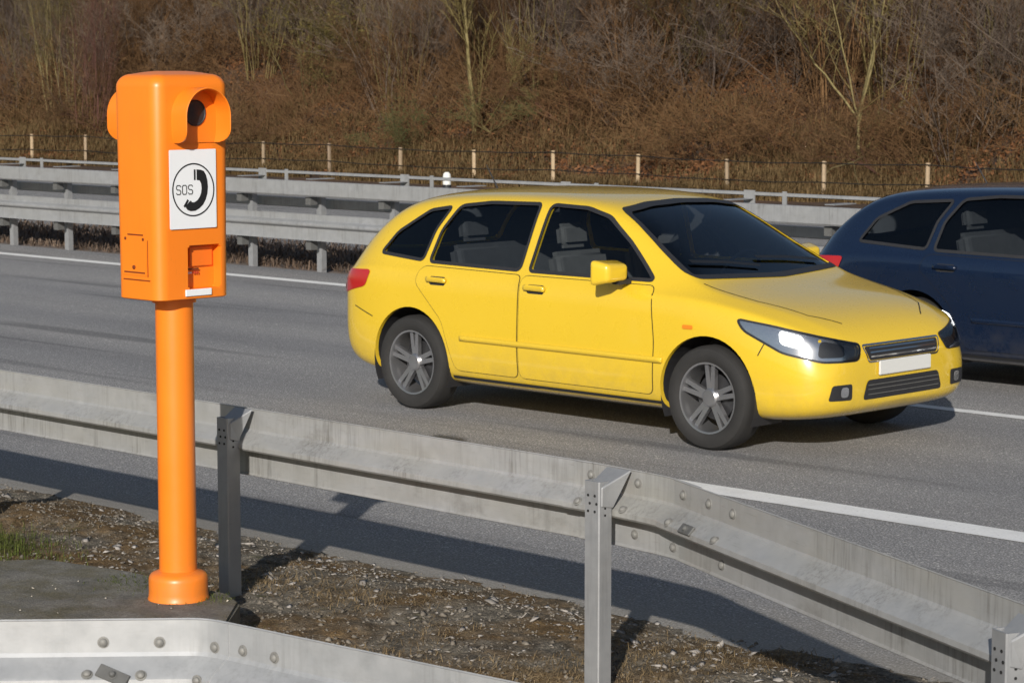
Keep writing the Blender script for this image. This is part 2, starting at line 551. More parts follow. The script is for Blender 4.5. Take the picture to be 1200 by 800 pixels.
def blades(pts, h, w, lean, bend=0.5):
    """each blade: two quads narrowing, bent"""
    n = len(pts)
    a = RNG.uniform(0, 2 * np.pi, n)
    d = np.stack([np.cos(a), np.sin(a), 0 * a], 1); s = np.stack([-np.sin(a), np.cos(a), 0 * a], 1)
    le = (lean * RNG.uniform(0.3, 1.4, n))[:, None]
    up = np.array([[0, 0, 1.0]])
    hh = h[:, None]; ww = w[:, None]
    p0 = pts; p1 = pts + (up * 0.6 + d * le * 0.35) * hh; p2 = pts + (up * (0.95 - bend * le) + d * le * 1.0) * hh
    v = np.stack([p0 - s * ww, p0 + s * ww, p1 - s * ww * 0.8, p1 + s * ww * 0.8, p2 - s * ww * 0.15, p2 + s * ww * 0.15], 1)
    f0 = np.array([(0, 1, 3, 2), (2, 3, 5, 4)])
    f = (f0[None] + (np.arange(n) * 6)[:, None, None]).reshape(-1, 4)
    return v.reshape(-1, 3), f


def rnd_verge(n, x0=-11.5, x1=-2.6, y0=4.6, y1=7.95):
    x = RNG.uniform(x0, x1, n); y = RNG.uniform(y0, y1, n)
    return x, y


PAD = [(-8.9, 5.60), (-8.62, 6.00), (-8.17, 6.09), (-7.52, 6.10), (-7.37, 6.03), (-7.00, 5.62), (-6.62, 5.25), (-7.2, 4.6), (-9.6, 4.6)]


PAD = [(a * 0.985, b * 0.985) for a, b in PAD]


def in_poly(x, y, P):
    r = np.zeros(len(x), bool); n = len(P)
    for i in range(n):
        x1, y1 = P[i]; x2, y2 = P[(i + 1) % n]
        c = ((y1 > y) != (y2 > y)) & (x < (x2 - x1) * (y - y1) / (y2 - y1 + 1e-9) + x1)
        r ^= c
    return r


def ground_pts(x, y, lift=0.0, keep_pad=False):
    m = ~in_poly(x, y, PAD)
    if keep_pad: m[:] = True
    x, y = x[m], y[m]
    z = verge_z(x, y)
    if keep_pad: z = np.where(in_poly(x, y, PAD), 0.252, z)
    ok = z > -0.01
    return np.stack([x[ok], y[ok], z[ok] + lift], 1)


x, y = rnd_verge(4200)
clump = fbm(x, y, 31, 3, 2.0)
m = clump > 0.47
p = ground_pts(x[m], y[m], 0.004)
scatter_chips('gravel', p, np.clip(RNG.lognormal(math.log(0.011), 0.5, len(p)), 0.004, 0.034), M['stone'], 'pale angular chippings strewn over the dark verge soil', 'gravel', 0.22)
x, y = rnd_verge(16000)
p = ground_pts(x, y, 0.002)
scatter_chips('grit', p, np.clip(RNG.lognormal(math.log(0.0065), 0.45, len(p)), 0.003, 0.02), M['stone_dark'], 'fine dark grit and soil crumbs covering the verge', 'grit', 0.6)
x, y = rnd_verge(500)
p = ground_pts(x, y, 0.004, True); p = p[in_poly(p[:, 0], p[:, 1], PAD)]
scatter_chips('pad_grit', p, RNG.uniform(0.003, 0.008, len(p)), M['stone'], 'small light chips lying on the concrete pad of the phone', 'grit')

# dry grass: tufts where the noise allows, more towards the near side and behind the posts
V, Fc, off = [], [], 0
x, y = rnd_verge(110000, y1=7.6)
g = fbm(x, y, 41, 4, 1.5) + 0.10 * np.clip((7.0 - y), -1, 1.2) + 0.08 * np.exp(-((x + 5.7) ** 2 + (y - 6.3) ** 2) * 6)
m = (g > 0.55) & (RNG.uniform(0, 1, len(x)) < np.clip((g - 0.55) * 5, 0, 1))
p = ground_pts(x[m], y[m])
v, f = blades(p, RNG.uniform(0.014, 0.060, len(p)), RNG.uniform(0.0007, 0.0015, len(p)), 1.5, 0.62)
v[:, 2] = verge_z(v[:, 0], v[:, 1]) + (v[:, 2] - np.repeat(p[:, 2], 6)) * np.repeat(np.where(RNG.uniform(0, 1, len(p)) < 0.8, 0.38, 0.9), 6) + 0.001
tag(from_np('dry_grass', v, f, M['straw']), 'dry straw coloured grass growing in patches on the verge', 'grass', kind='stuff')
gx, gy = RNG.normal(-9.75, 0.28, 2600), RNG.normal(6.35, 0.13, 2600)
p = ground_pts(gx, gy, 0, True)
v, f = blades(p, RNG.uniform(0.02, 0.07, len(p)), RNG.uniform(0.001, 0.002, len(p)), 0.7)
gx, gy = RNG.uniform(-8.0, -7.3, 900), RNG.normal(5.93, 0.10, 900)
p2 = ground_pts(gx, gy, 0, True)
v2, f2 = blades(p2, RNG.uniform(0.006, 0.018, len(p2)), RNG.uniform(0.0008, 0.0015, len(p2)), 0.8)
tag(from_np('green_grass', np.concatenate([v, v2]), np.concatenate([f, f2 + len(v)]), M['green']), 'short green grass and moss around the concrete pad', 'grass', kind='stuff')

# concrete pad of the phone
bm = bmesh.new()
extrude_poly_bm(bm, [(a, b, 0.02) for a, b in PAD], (0, 0, 0.231))
bmesh.ops.bevel(bm, geom=[e for e in bm.edges if all(v.co.z > 0.2 for v in e.verts)], offset=0.012, segments=2, affect='EDGES')
tag(from_bm('concrete_pad', bm, M['pad'], smooth=30), 'low mossy concrete pad under the orange phone post', 'concrete pad')


# ------------------------------------------------------------------ GUARD RAILS
PROFILE = [(0.0, 0.0), (-0.004, -0.003), (-0.004, -0.086), (0.002, -0.096), (0.058, -0.132), (0.066, -0.141), (0.067, -0.158), (0.060, -0.166),
           (-0.016, -0.171), (-0.023, -0.178), (-0.023, -0.276), (-0.016, -0.284)]


def beam(name, path, mat, parent, side=1, prof=PROFILE, off=0.0, thick=0.0035, flip=False):
    """sweep of the folded profile along path [(x,y,ztop)]; its ridge points to the right-hand side of the path * side"""
    bm = bmesh.new()
    n = len(path)
    norms = []
    for i in range(n):
        a = Vector(path[max(i - 1, 0)][:2]); b = Vector(path[i][:2]); c = Vector(path[min(i + 1, n - 1)][:2])
        d1 = (b - a).normalized() if i > 0 else (c - b).normalized()
        d2 = (c - b).normalized() if i < n - 1 else d1
        n1, n2 = Vector((d1.y, -d1.x)), Vector((d2.y, -d2.x))
        nn = (n1 + n2).normalized(); norms.append(nn / max(0.5, nn.dot(n1)) * side)
    # closed loop of the sheet: outer run and inner run
    pr = prof; k = len(pr); inner = []
    for j in range(k):
        a = Vector(pr[max(j - 1, 0)]); c = Vector(pr[min(j + 1, k - 1)])
        d = (c - a).normalized(); nn = Vector((d.y, -d.x))      # to the back
        if nn.x > 0 and abs(nn.x) > 0.7: nn = -nn
        nn = Vector((d.y, -d.x))
        inner.append(Vector(pr[j]) + nn * thick)
    loop = [Vector(q) for q in pr] + inner[::-1]
    rings = []
    for i in range(n):
        x, y, z = path[i]
        rings.append([bm.verts.new((x + norms[i].x * (q.x + off), y + norms[i].y * (q.x + off), z + q.y)) for q in loop])
    L = len(loop)
    for i in range(n - 1):
        for j in range(L):
            bm.faces.new((rings[i][j], rings[i][(j + 1) % L], rings[i + 1][(j + 1) % L], rings[i + 1][j]))
    for r in (rings[0], rings[-1]):
        for j in range(k - 1):
            bm.faces.new((r[j], r[j + 1], r[L - 2 - j], r[L - 1 - j]))
    return from_bm(name, bm, mat, parent, smooth=24)


def curve_pts(P, nper=10, r=0.25):
    """polyline with rounded inner corners and dense sampling"""
    out = []
    P = [Vector(p) for p in P]
    for i, p in enumerate(P):
        if 0 < i < len(P) - 1:
            a = p + (P[i - 1] - p).normalized() * r; b = p + (P[i + 1] - p).normalized() * r
            for k in range(7):
                t = k / 6; out.append((1 - t) ** 2 * a + 2 * t * (1 - t) * p + t * t * b)
        else: out.append(p)
    return [tuple(q) for q in out]


def bolt_bm(bm, c, nrm, r=0.013, h=0.011):
    q = Vector(nrm).to_track_quat('Z', 'Y').to_matrix().to_4x4()
    T = Matrix.Translation(Vector(c)) @ q
    lathe_bm(bm, [(r * 1.45, 0), (r * 1.45, h * 0.18), (r * 1.05, h * 0.22), (r, h * 0.7), (r * 0.7, h), (r * 0.2, h * 1.12)], 14, T)


def post_obj(parent, x, y, ztop, mat, zbot=-0.3, w=0.072, d=0.064, t=0.005, rz=0.0, holes=True, bracket=None, name='post'):
    R = Matrix.Rotation(rz, 3, 'Z')
    bm = bmesh.new()
    # C section: web faces the camera side (-Y), flanges run back, lips turn in
    pts = [(-w / 2, d), (-w / 2, 0.004), (-w / 2 + 0.004, 0), (w / 2 - 0.004, 0), (w / 2, 0.004), (w / 2, d), (w / 2 - 0.02, d), (w / 2 - 0.02, d - t), (w / 2 - t, d - t),
           (w / 2 - t, t), (-w / 2 + t, t), (-w / 2 + t, d - t), (-w / 2 + 0.02, d - t), (-w / 2 + 0.02, d)]
    extrude_poly_bm(bm, [tuple(Vector((x, y, zbot)) + R @ Vector((a, b, 0))) for a, b in pts], (0, 0, ztop - zbot))
    o = from_bm(name, bm, mat, parent)
    if holes:
        bm = bmesh.new()
        for (a, face) in ((-0.016, 0), (0.016, 0)):
            for k in range(3):
                c = Vector((x, y, 0)) + R @ Vector((a + 0.008 * (k == 1), -0.0012, 0)); c.z = ztop - 0.05 - k * 0.028
                lathe_bm(bm, [(0.0048, -0.001), (0.0048, 0.001)], 12, Matrix.Translation(c) @ R.to_4x4() @ Matrix.Rotation(math.pi / 2, 4, 'X'))
        for k in range(4):
            c = Vector((x, y, 0)) + R @ Vector((w / 2 + 0.0012, 0.030, 0)); c.z = ztop - 0.045 - k * 0.025
            lathe_bm(bm, [(0.0042, -0.001), (0.0042, 0.001)], 12, Matrix.Translation(c) @ R.to_4x4() @ Matrix.Rotation(math.pi / 2, 4, 'Y'))
        from_bm('bolt_hole', bm, M['hole'], o)
    if bracket:
        # folded spacer: from the post head back and up to the beam, widening
        bl, zb = bracket
        bm = bmesh.new()
        q = [(-0.030, 0.010, ztop - 0.02), (0.041, 0.010, ztop - 0.02), (0.078, bl, zb), (-0.045, bl, zb), (-0.030, 0.010, ztop - 0.09), (0.039, 0.010, ztop - 0.09), (0.040, bl * 0.55, ztop - 0.10), (-0.030, bl * 0.55, ztop - 0.10)]
        vv = [bm.verts.new(Vector((x, y, 0)) + R @ Vector(a)) for a in q]
        for fcs in ((0, 1, 2, 3), (4, 7, 6, 5), (0, 4, 5, 1), (1, 5, 6, 2), (2, 6, 7, 3), (3, 7, 4, 0)): bm.faces.new([vv[i] for i in fcs])
        bmesh.ops.bevel(bm, geom=bm.edges[:], offset=0.004, segments=1, affect='EDGES')
        from_bm('bracket', bm, mat, o)
    return o


def bolts_on(obj_list, pixels, parent, r=0.013, plates=()):
    """bolts seated on the beam skin at measured places"""
    dg = bpy.context.evaluated_depsgraph_get(); dg.update()
    for (px, py) in pixels:
        best = None
        for o in obj_list:
            bvh = BVHTree.FromPolygons([v.co for v in o.data.vertices], [p.vertices[:] for p in o.data.polygons])
            hit = bvh.ray_cast(Vector((0, 0, H)), ray(px, py))
            if hit[0] is not None and (best is None or hit[3] < best[3]): best = hit
        if best is None: continue
        nrm = best[1] if best[1].dot(ray(px, py)) < 0 else -best[1]
        bm = bmesh.new()
        if (px, py) in plates:
            q = nrm.to_track_quat('Z', 'X').to_matrix()
            ax = Vector((0, 0, 1)).cross(nrm).normalized(); up = nrm.cross(ax)
            ang = plates[(px, py)]
            if isinstance(ang, Vector): ax2 = (ang - nrm * ang.dot(nrm)).normalized()
            else: ax2 = ax * math.cos(ang) + up * math.sin(ang)
            up2 = nrm.cross(ax2)
            Rm = Matrix((ax2, up2, nrm)).transposed()
            box_bm(bm, best[0] + nrm * 0.004, (0.085, 0.036, 0.008), Rm)
            bmesh.ops.bevel(bm, geom=bm.edges[:], offset=0.002, segments=1, affect='EDGES')
            pl = from_bm('washer_plate', bm, M['dull'], parent)
            bm = bmesh.new(); bolt_bm(bm, best[0] + nrm * 0.0078, nrm, r * 0.8)
            from_bm('bolt', bm, M['dull'], pl, smooth=35)
        else:
            bolt_bm(bm, best[0], nrm, r)
            from_bm('bolt', bm, M['bolt'], parent, smooth=35)


# -- rail between the phone and the road
ZR = 0.88
rail = empty('guard_rail', (-7.9, 6.5, 0.0)); rail['_'] = 1; del rail['_']
tag(rail, 'weathered galvanised guard rail behind the orange phone, bending towards the camera at right', 'guard rail')
bpy.context.view_layer.update()


def rel(parent, o):      # children keep world geometry: move their vertices by the parent's place
    o.data.transform(Matrix.Translation(-Vector(parent.location)))


def settle(parent):
    """geometry was written in world coordinates: shift the direct children to the parent's frame, sub-parts follow"""
    for o in parent.children:
        o.location = -Vector(parent.location)


bend = Vector((-5.50, 6.435, ZR)); end = Vector((-1.55, 4.705, ZR - 0.005)); west = Vector((-18.0, 6.62, ZR)); spl = Vector((-5.86, 6.475, ZR))
dirC = (end - bend).normalized()
path = curve_pts([west, spl, bend, end], r=0.10)
b1 = beam('beam', [tuple(west), (-9.99, 6.535, ZR), (-7.9, 6.52, ZR), tuple(spl + Vector((-0.02, 0, 0)))], M['galv'], rail)
b2 = beam('beam', [tuple(spl + Vector((-0.14, 0.003, 0))), tuple(spl)] + curve_pts([spl, bend, bend + dirC * 0.22], r=0.12)[1:], M['galv'], rail, off=0.007)
b3p = [tuple(bend + dirC * 0.03), tuple(bend + dirC * 0.25), tuple(bend + dirC * 1.2), tuple(end)]
b3 = beam('beam', b3p, M['galv'], rail, off=0.017)
P1, P2, P3 = (-9.99, 6.42), (-7.92, 6.395), (-5.775, 6.312)
for (a, b) in (P1, (-12.1, 6.45), (-14.2, 6.47)):
    post_obj(rail, a, b, 0.85, M['galv_post'], bracket=(0.105, 0.88), rz=-0.02)
post_obj(rail, *P2, 0.85, M['galv_post'], bracket=(0.105, 0.885), rz=-0.02)
post_obj(rail, *P3, 0.85, M['galv_post'], bracket=(0.125, 0.885), rz=-0.02)
for q in (2.24, 4.1):
    c = bend + dirC * q + Vector((dirC.y, -dirC.x, 0)) * 0.145
    post_obj(rail, c.x + 0.0, c.y, 0.835, M['galv_post'], bracket=(0.09, 0.87), rz=math.atan2(dirC.y, dirC.x))
bolts_on([b1, b2, b3], [(693, 556), (677, 587), (748, 566), (730, 597), (744, 626), (801, 580), (831, 590), (859, 602), (783, 612), (805, 621), (837, 633), (789, 641), (846, 662)],
         rail, 0.0125, plates={(805, 621): dirC})
settle(rail)

# -- short rail in the near left corner
ZN = 0.88
nrail = empty('guard_rail', (-4.9, 3.9, 0.0))
tag(nrail, 'clean light grey guard rail in the near left corner, in front of the concrete pad', 'guard rail')
c0 = Vector((-4.92, 3.93, ZN)); dl = Vector((-0.705, -0.71, 0)); dr = Vector((0.995, 0.075, 0)).normalized()
n1 = beam('beam', [tuple(c0 + dl * 3.0), tuple(c0 + dl * 0.6)] + curve_pts([c0 + dl * 0.5, c0 - Vector((0.02, 0, 0)), c0 + dr * 0.06], r=0.05), M['galv_near'], nrail, off=0.004)
n2 = beam('beam', [tuple(c0 + dr * 0.02), tuple(c0 + dr * 0.5), tuple(c0 + dr * 1.4), tuple(c0 + dr * 4)], M['galv_near'], nrail)
for q in (1.9,):
    c = c0 + dr * q + Vector((dr.y, -dr.x, 0)) * 0.14
    post_obj(nrail, c.x, c.y, 0.84, M['galv_post'], bracket=(0.1, 0.87))
c = c0 + dl * 1.9 + Vector((0.71, -0.705, 0)) * 0.14
post_obj(nrail, c.x, c.y, 0.84, M['galv_post'], bracket=(0.1, 0.87), rz=math.radians(45))
bolts_on([n1, n2], [(121, 752), (187, 752), (252, 758), (285, 762), (322, 770), (102, 790), (132, 792), (165, 791), (231, 797)], nrail, 0.0105, plates={(132, 792): -0.45})
settle(nrail)

# -- double-height median barrier on the far side
med = empty('median_barrier', (-20, 18.0, 0))
tag(med, 'double height galvanised crash barrier along the far side of the road', 'crash barrier')
YB = 17.93
PFU = [(0.0, 0.0), (-0.006, -0.006), (-0.006, -0.065), (0.035, -0.085), (0.04, -0.10), (0.036, -0.115), (0.0, -0.13), (-0.004, -0.165)]
PFL = [(0.0, 0.0), (-0.004, -0.004), (-0.004, -0.06), (0.0, -0.068), (0.045, -0.09), (0.052, -0.10), (0.052, -0.118), (0.046, -0.13), (0.0, -0.150), (-0.006, -0.158), (-0.006, -0.27), (0, -0.29)]
X0, X1 = -60, 10
PFU = [(0.0, 0.0), (0.012, -0.006), (0.014, -0.155), (0.0, -0.17)]
beam('beam', [(X0, YB, 1.02), (-30, YB, 1.02), (X1, YB, 1.02)], M['galv_far'], med, prof=PFU)
beam('beam', [(X0, YB, 0.655), (-30, YB, 0.655), (X1, YB, 0.655)], M['galv_far'], med, prof=PFL)
# rear run, a hand higher, and the lower rear run
beam('beam', [(X0, YB + 0.42, 1.10), (X1, YB + 0.42, 1.10)], M['galv_far'], med, prof=[(0, 0), (0.02, -0.004), (0.022, -0.03), (0.0, -0.036)], thick=0.01)
beam('beam', [(X0, YB + 0.42, 0.80), (X1, YB + 0.42, 0.80)], M['galv_far'], med, prof=[(0, 0), (0.01, -0.004), (0.012, -0.10), (0.0, -0.11)])
beam('beam', [(X0, YB + 0.42, 0.62), (X1, YB + 0.42, 0.62)], M['galv_far'], med, prof=PFL, side=-1)
pxs = -24.28
k = 0
XP = [pxs + 1.19 * i for i in range(-24, 25)]
for i, xx in enumerate(XP):
    bm = bmesh.new()
    w, d, t = 0.040, 0.07, 0.006
    extrude_poly_bm(bm, [(xx + a, YB + 0.21 + b, -0.3) for a, b in [(-w, 0), (w, 0), (w, d), (w - t, d), (w - t, t), (-w + t, t), (-w + t, d), (-w, d)]], (0, 0, 1.24))
    po = from_bm('post', bm, M['galv_post'], med)
    for c_, s_ in (((xx, YB + 0.235, 1.035), (0.11, 0.33, 0.008)), ((xx, YB + 0.11, 0.56), (0.09, 0.17, 0.09)), ((xx, YB + 0.11, 0.93), (0.09, 0.17, 0.09))):
        bm = bmesh.new(); box_bm(bm, c_, s_); from_bm('spacer', bm, M['galv_post'], po)
    for c_, s_ in (((xx, YB + 0.10, 0.795), (0.085, 0.10, 0.085)), ((xx, YB + 0.10, 0.305), (0.085, 0.10, 0.10))):
        bm = bmesh.new(); box_bm(bm, c_, s_); from_bm('clamp', bm, M['dull'], po)  # brackets under each beam; the beam's shade is put into their dark grey
    if i % 2 == 0:
        for c_, s_ in (((xx + 0.42, YB + 0.40, 1.05), (0.05, 0.012, 0.13)), ((xx, YB + 0.40, 1.05), (0.13, 0.012, 0.13))):
            bm = bmesh.new(); box_bm(bm, c_, s_); from_bm('riser', bm, M['galv_far'], po)
settle(med)

# rough concrete kerb strip and dead vegetation under the barrier
v_, f_ = [], []
n = 26000
x = RNG.uniform(-34, -9, n); y = RNG.uniform(18.3, 20.3, n)
hh = RNG.uniform(0.04, 0.24, n) * (0.5 + fbm(x, y, 61, 3, 0.8))
v, f = blades(np.stack([x, y, 0 * x - 0.02], 1), hh, RNG.uniform(0.003, 0.008, n), 1.3)
tag(from_np('median_weeds', v, f, M['weeds']), 'brown dead weeds growing under the median barrier', 'weeds', kind='stuff')

# white marker post behind the barrier
mk = empty('marker_post', (-19.27, 18.72, 0))
tag(mk, 'short white marker post standing just behind the median barrier', 'marker post')
bm = bmesh.new(); lathe_bm(bm, [(0.045, 0), (0.045, 1.08), (0.040, 1.115), (0.02, 1.135)], 20)
from_bm('shaft', bm, plain('marker white', (0.72, 0.71, 0.66), 0.5, 0, 0.1), mk, smooth=40)
bm = bmesh.new(); lathe_bm(bm, [(0.0465, 0.90), (0.0465, 1.0)], 20)
from_bm('band', bm, M['black_plastic'], mk, smooth=40)


# ------------------------------------------------------------------ EMERGENCY PHONE
PX, PY, PZ = -7.486, 5.821, 0.251
sos = empty('emergency_phone', (PX, PY, PZ))
tag(sos, 'bright orange SOS emergency phone on a round orange post', 'emergency phone')
sos.scale = (0.985, 0.985, 0.985)
bm = bmesh.new()
lathe_bm(bm, [(0.0735, 0.0), (0.0735, 1.20)], 64)
pole = from_bm('pole', bm, M['orange'], sos, smooth=40)
bm = bmesh.new()
lathe_bm(bm, [(0.120, 0.0), (0.120, 0.004), (0.117, 0.010), (0.1155, 0.030), (0.1155, 0.078), (0.113, 0.090), (0.106, 0.100), (0.094, 0.106), (0.082, 0.109), (0.0745, 0.114)], 64)
from_bm('collar', bm, M['orange'], pole, smooth=35)

HZ0, HZ1 = 1.185, 2.052     # housing, above the pad
HX, HY, RC = 0.135, 0.175, 0.048


def rrect(hx, hy, r, seg=10):
    out = []
    for (sx, sy, a0) in ((1, 1, 0), (-1, 1, 90), (-1, -1, 180), (1, -1, 270)):
        for k in range(seg + 1):
            a = math.radians(a0 + 90 * k / seg)
            out.append((sx * (hx - r) + r * math.cos(a), sy * (hy - r) + r * math.sin(a)))
    return out


bm = bmesh.new()
rings = []
lev = [(HZ0, -0.006), (HZ0 + 0.004, 0.0), (HZ0 + 0.2, 0.001), (HZ0 + 0.5, 0.003), (HZ1 - 0.06, 0.005)]
for k in range(1, 9):
    a = math.radians(90 * k / 8)
    lev.append((HZ1 - 0.06 + 0.05 * math.sin(a), 0.005 - 0.05 * (1 - math.cos(a))))
lev += [(HZ1 - 0.006, -0.065), (HZ1 - 0.001, -0.095), (HZ1 + 0.001, -0.115)]
for z, o in lev:
    rings.append([bm.verts.new((a, b, z)) for a, b in rrect(HX + o, HY + o, max(0.008, RC + o * 0.5))])
L = len(rings[0])
for i in range(len(rings) - 1):
    for j in range(L):
        bm.faces.new((rings[i][j], rings[i][(j + 1) % L], rings[i + 1][(j + 1) % L], rings[i + 1][j]))
bm.faces.new(rings[0][::-1]); bm.faces.new(rings[-1])
hous = from_bm('housing', bm, M['orange'], sos)
c1 = bmesh.new(); box_bm(c1, (HX - 0.045 + 0.06, 0.044, 1.308), (0.12, 0.162, 0.168))
bmesh.ops.bevel(c1, geom=[e for e in c1.edges if abs(e.verts[0].co.x - e.verts[1].co.x) > 0.05], offset=0.008, segments=3, affect='EDGES')
boolean(hous, [c1])
for p_ in hous.data.polygons: p_.use_smooth = True
hous.data.set_sharp_from_angle(angle=math.radians(28))

# front plate items: axis +X is the speaking side
FX = HX + 0.0035


def hood(parent, sx, prot, name='hood'):
    """tunnel visor round the speaker: arch wall with a back plate"""
    w, zc = 0.1085, 1.862
    out = []
    outl = []
    zb = 1.783; r = 0.1085; zt = 1.992
    for k in range(8): outl.append((-w + 0.010 * (1 - k / 8) ** 2, zb + 0.06 * k / 8))
    for k in range(0, 25):
        a = math.pi - math.pi * k / 24
        outl.append((w * math.cos(a), zt - r + r * math.sin(a) if True else 0))
    for k in range(7, -1, -1): outl.append((w - 0.010 * (1 - k / 8) ** 2, zb + 0.06 * k / 8))
    t = 0.006
    cz = 1.87
    def prt(z):
        u = min(1, max(0, (z - zb) / 0.055)); return prot * (0.35 + 0.65 * math.sqrt(max(0, 1 - (1 - u) ** 2)))
    bm = bmesh.new()
    ring = []
    for (y, z) in outl:
        d = Vector((y, z - (zt - r) if z > zt - r else 0)).normalized() if (y or z) else Vector((1, 0))
        iy, iz = y - d.x * t, z - d.y * t
        x0, x1 = HX - 0.012, HX + 0.003 + prt(z)
        ring.append([(sx * x0, y, z), (sx * x1, y - 0 * d.x, z), (sx * (x1 + 0.002), (y + iy) / 2, (z + iz) / 2), (sx * x1, iy, iz), (sx * x0, iy, iz)])
    vv = [[bm.verts.new(p) for p in q] for q in ring]
    for i in range(len(vv) - 1):
        for j in range(5):
            bm.faces.new((vv[i][j], vv[i][(j + 1) % 5], vv[i + 1][(j + 1) % 5], vv[i + 1][j]))
    bm.faces.new(vv[0]); bm.faces.new(vv[-1][::-1])
    # back plate
    ins = [(y * 0.96, min(z, zt - 0.006)) for y, z in outl]
    extrude_poly_bm(bm, [(sx * (HX - 0.006), y, z) for y, z in ins], (sx * 0.015, 0, 0))
    return from_bm(name, bm, M['orange'], parent, smooth=40)


h1 = hood(sos, 1, 0.090)
h2 = hood(sos, -1, 0.125)
bm = bmesh.new()
TM = Matrix.Translation((HX + 0.009, 0.0, 1.895)) @ Matrix.Rotation(math.pi / 2, 4, 'Y')
lathe_bm(bm, [(0.050, 0), (0.050, 0.005), (0.046, 0.007), (0.043, 0.004), (0.030, 0.0035), (0.018, 0.006), (0.004, 0.0075)], 40, TM)
sp = from_bm('speaker', bm, M['speaker'], h1, smooth=30)
bm = bmesh.new()
TM2 = Matrix.Translation((-HX - 0.009, 0.0, 1.895)) @ Matrix.Rotation(-math.pi / 2, 4, 'Y')
lathe_bm(bm, [(0.050, 0), (0.050, 0.005), (0.046, 0.007), (0.043, 0.004), (0.030, 0.0035), (0.018, 0.006), (0.004, 0.0075)], 40, TM2)
from_bm('speaker', bm, M['speaker'], h2, smooth=30)

# sign: y to the right as seen from the front
SY, SZ0, SZ1, SWY = -0.013, 1.457, 1.757, 0.112
bm = bmesh.new()
pl = [(FX + 0.0035, SY + a, (SZ0 + SZ1) / 2 + b) for a, b in rrect(SWY, (SZ1 - SZ0) / 2, 0.004, 3)]
extrude_poly_bm(bm, pl, (0.002, 0, 0))
sign = from_bm('sign_plate', bm, M['white_sign'], sos)
SXF = FX + 0.0055 + 0.0004
cy, cz, R0 = SY + 0.001, 1.604, 0.1015


def decal(name, polys, mat, parent, x=SXF, th=0.0006):
    bm = bmesh.new()
    for pg in polys:
        extrude_poly_bm(bm, [(x, a, b) for a, b in pg], (th, 0, 0))
    bmesh.ops.triangulate(bm, faces=[f for f in bm.faces if len(f.verts) > 4])
    return from_bm(name, bm, mat, parent)


segs = 72
ringp = []
for k in range(segs):
    a, b = 2 * math.pi * k / segs, 2 * math.pi * (k + 1) / segs
    ringp.append([(cy + R0 * math.cos(a), cz + R0 * math.sin(a)), (cy + R0 * math.cos(b), cz + R0 * math.sin(b)),
                  (cy + (R0 - 0.0055) * math.cos(b), cz + (R0 - 0.0055) * math.sin(b)), (cy + (R0 - 0.0055) * math.cos(a), cz + (R0 - 0.0055) * math.sin(a))])
decal('symbol_ring', ringp, M['black'], sign)
UV = lambda u, v: (cy + u * R0, cz + v * R0)
outer = [(.36, .74), (.50, .69), (.60, .55), (.67, .32), (.69, .08), (.66, -.16), (.58, -.38), (.45, -.57), (.28, -.70), (.08, -.79), (-.14, -.80), (-.30, -.74), (-.36, -.66)]
inner = [(.16, .76), (.16, .36), (.30, .34), (.37, .22), (.39, .04), (.36, -.14), (.29, -.28), (.18, -.40), (.03, -.47), (-.08, -.46), (-.13, -.40), (-.20, -.44), (-.38, -.60)]
ear = []
for i in range(len(outer) - 1):
    ear.append([UV(*outer[i]), UV(*outer[i + 1]), UV(*inner[i + 1]), UV(*inner[i])])
ear.append([UV(.03, .76), UV(.11, .76), UV(.11, .36), UV(.03, .36)])
ear.append([UV(-.48, -.60), UV(-.41, -.66), UV(-.22, -.40), UV(-.29, -.34)])
decal('handset_symbol', ear, M['black'], sign)
# letters SOS as drawn strokes


def stroke_poly(pts, w):
    out = []
    for (a, b) in zip(pts[:-1], pts[1:]):
        a, b = Vector(a), Vector(b); d = (b - a).normalized(); n_ = Vector((-d.y, d.x)) * w / 2; e = d * w * 0.45
        out.append([tuple(a - e - n_), tuple(b + e - n_), tuple(b + e + n_), tuple(a - e + n_)])
    return out


def letter(ch, x, z, w, h):
    c = 0.22
    S = [(1, .86), (.8, 1), (.2, 1), (0, .85), (0, .66), (.2, .52), (.8, .48), (1, .34), (1, .15), (.8, 0), (.2, 0), (0, .14)]
    O = [(.2, 0), (0, .16), (0, .84), (.2, 1), (.8, 1), (1, .84), (1, .16), (.8, 0), (.2, 0)]
    return [(x + a * w, z + b * h) for a, b in (S if ch == 'S' else O)]


lp = []
for i, ch in enumerate('SOS'):
    lp += stroke_poly(letter(ch, cy - 0.081 + i * 0.0285, cz - 0.016, 0.020, 0.034), 0.0036)
for li, q in enumerate(lp): pass
decal('lettering', lp, M['black'], sign, th=0.0005)

# call recess: inner lever, slot, print, sill label
RX = HX - 0.045
bm = bmesh.new(); box_bm(bm, (RX + 0.006, 0.055, 1.345), (0.010, 0.110, 0.075)); bmesh.ops.bevel(bm, geom=bm.edges[:], offset=0.002, segments=2, affect='EDGES')
lev_ = from_bm('call_flap', bm, M['orange_in'], sos, smooth=30)
bm = bmesh.new(); box_bm(bm, (RX + 0.012, 0.010, 1.298), (0.002, 0.062, 0.007)); from_bm('slot', bm, M['orange_dark'], lev_)
bm = bmesh.new()
for i, (a, w_) in enumerate(((-0.018, 0.008), (-0.006, 0.006), (0.004, 0.007))): box_bm(bm, (RX + 0.0115, a, 1.284), (0.001, w_, 0.007))
from_bm('white_print', bm, M['white_sign'], lev_)
bm = bmesh.new()
for i, a in enumerate((0.018, 0.028, 0.038)): box_bm(bm, (RX + 0.0115, a, 1.284), (0.001, 0.006, 0.009))
from_bm('red_print', bm, M['red'], lev_)
bm = bmesh.new(); box_bm(bm, (HX + 0.0045, 0.010, 1.211), (0.006, 0.125, 0.026)); bmesh.ops.bevel(bm, geom=bm.edges[:], offset=0.0015, segments=1, affect='EDGES')
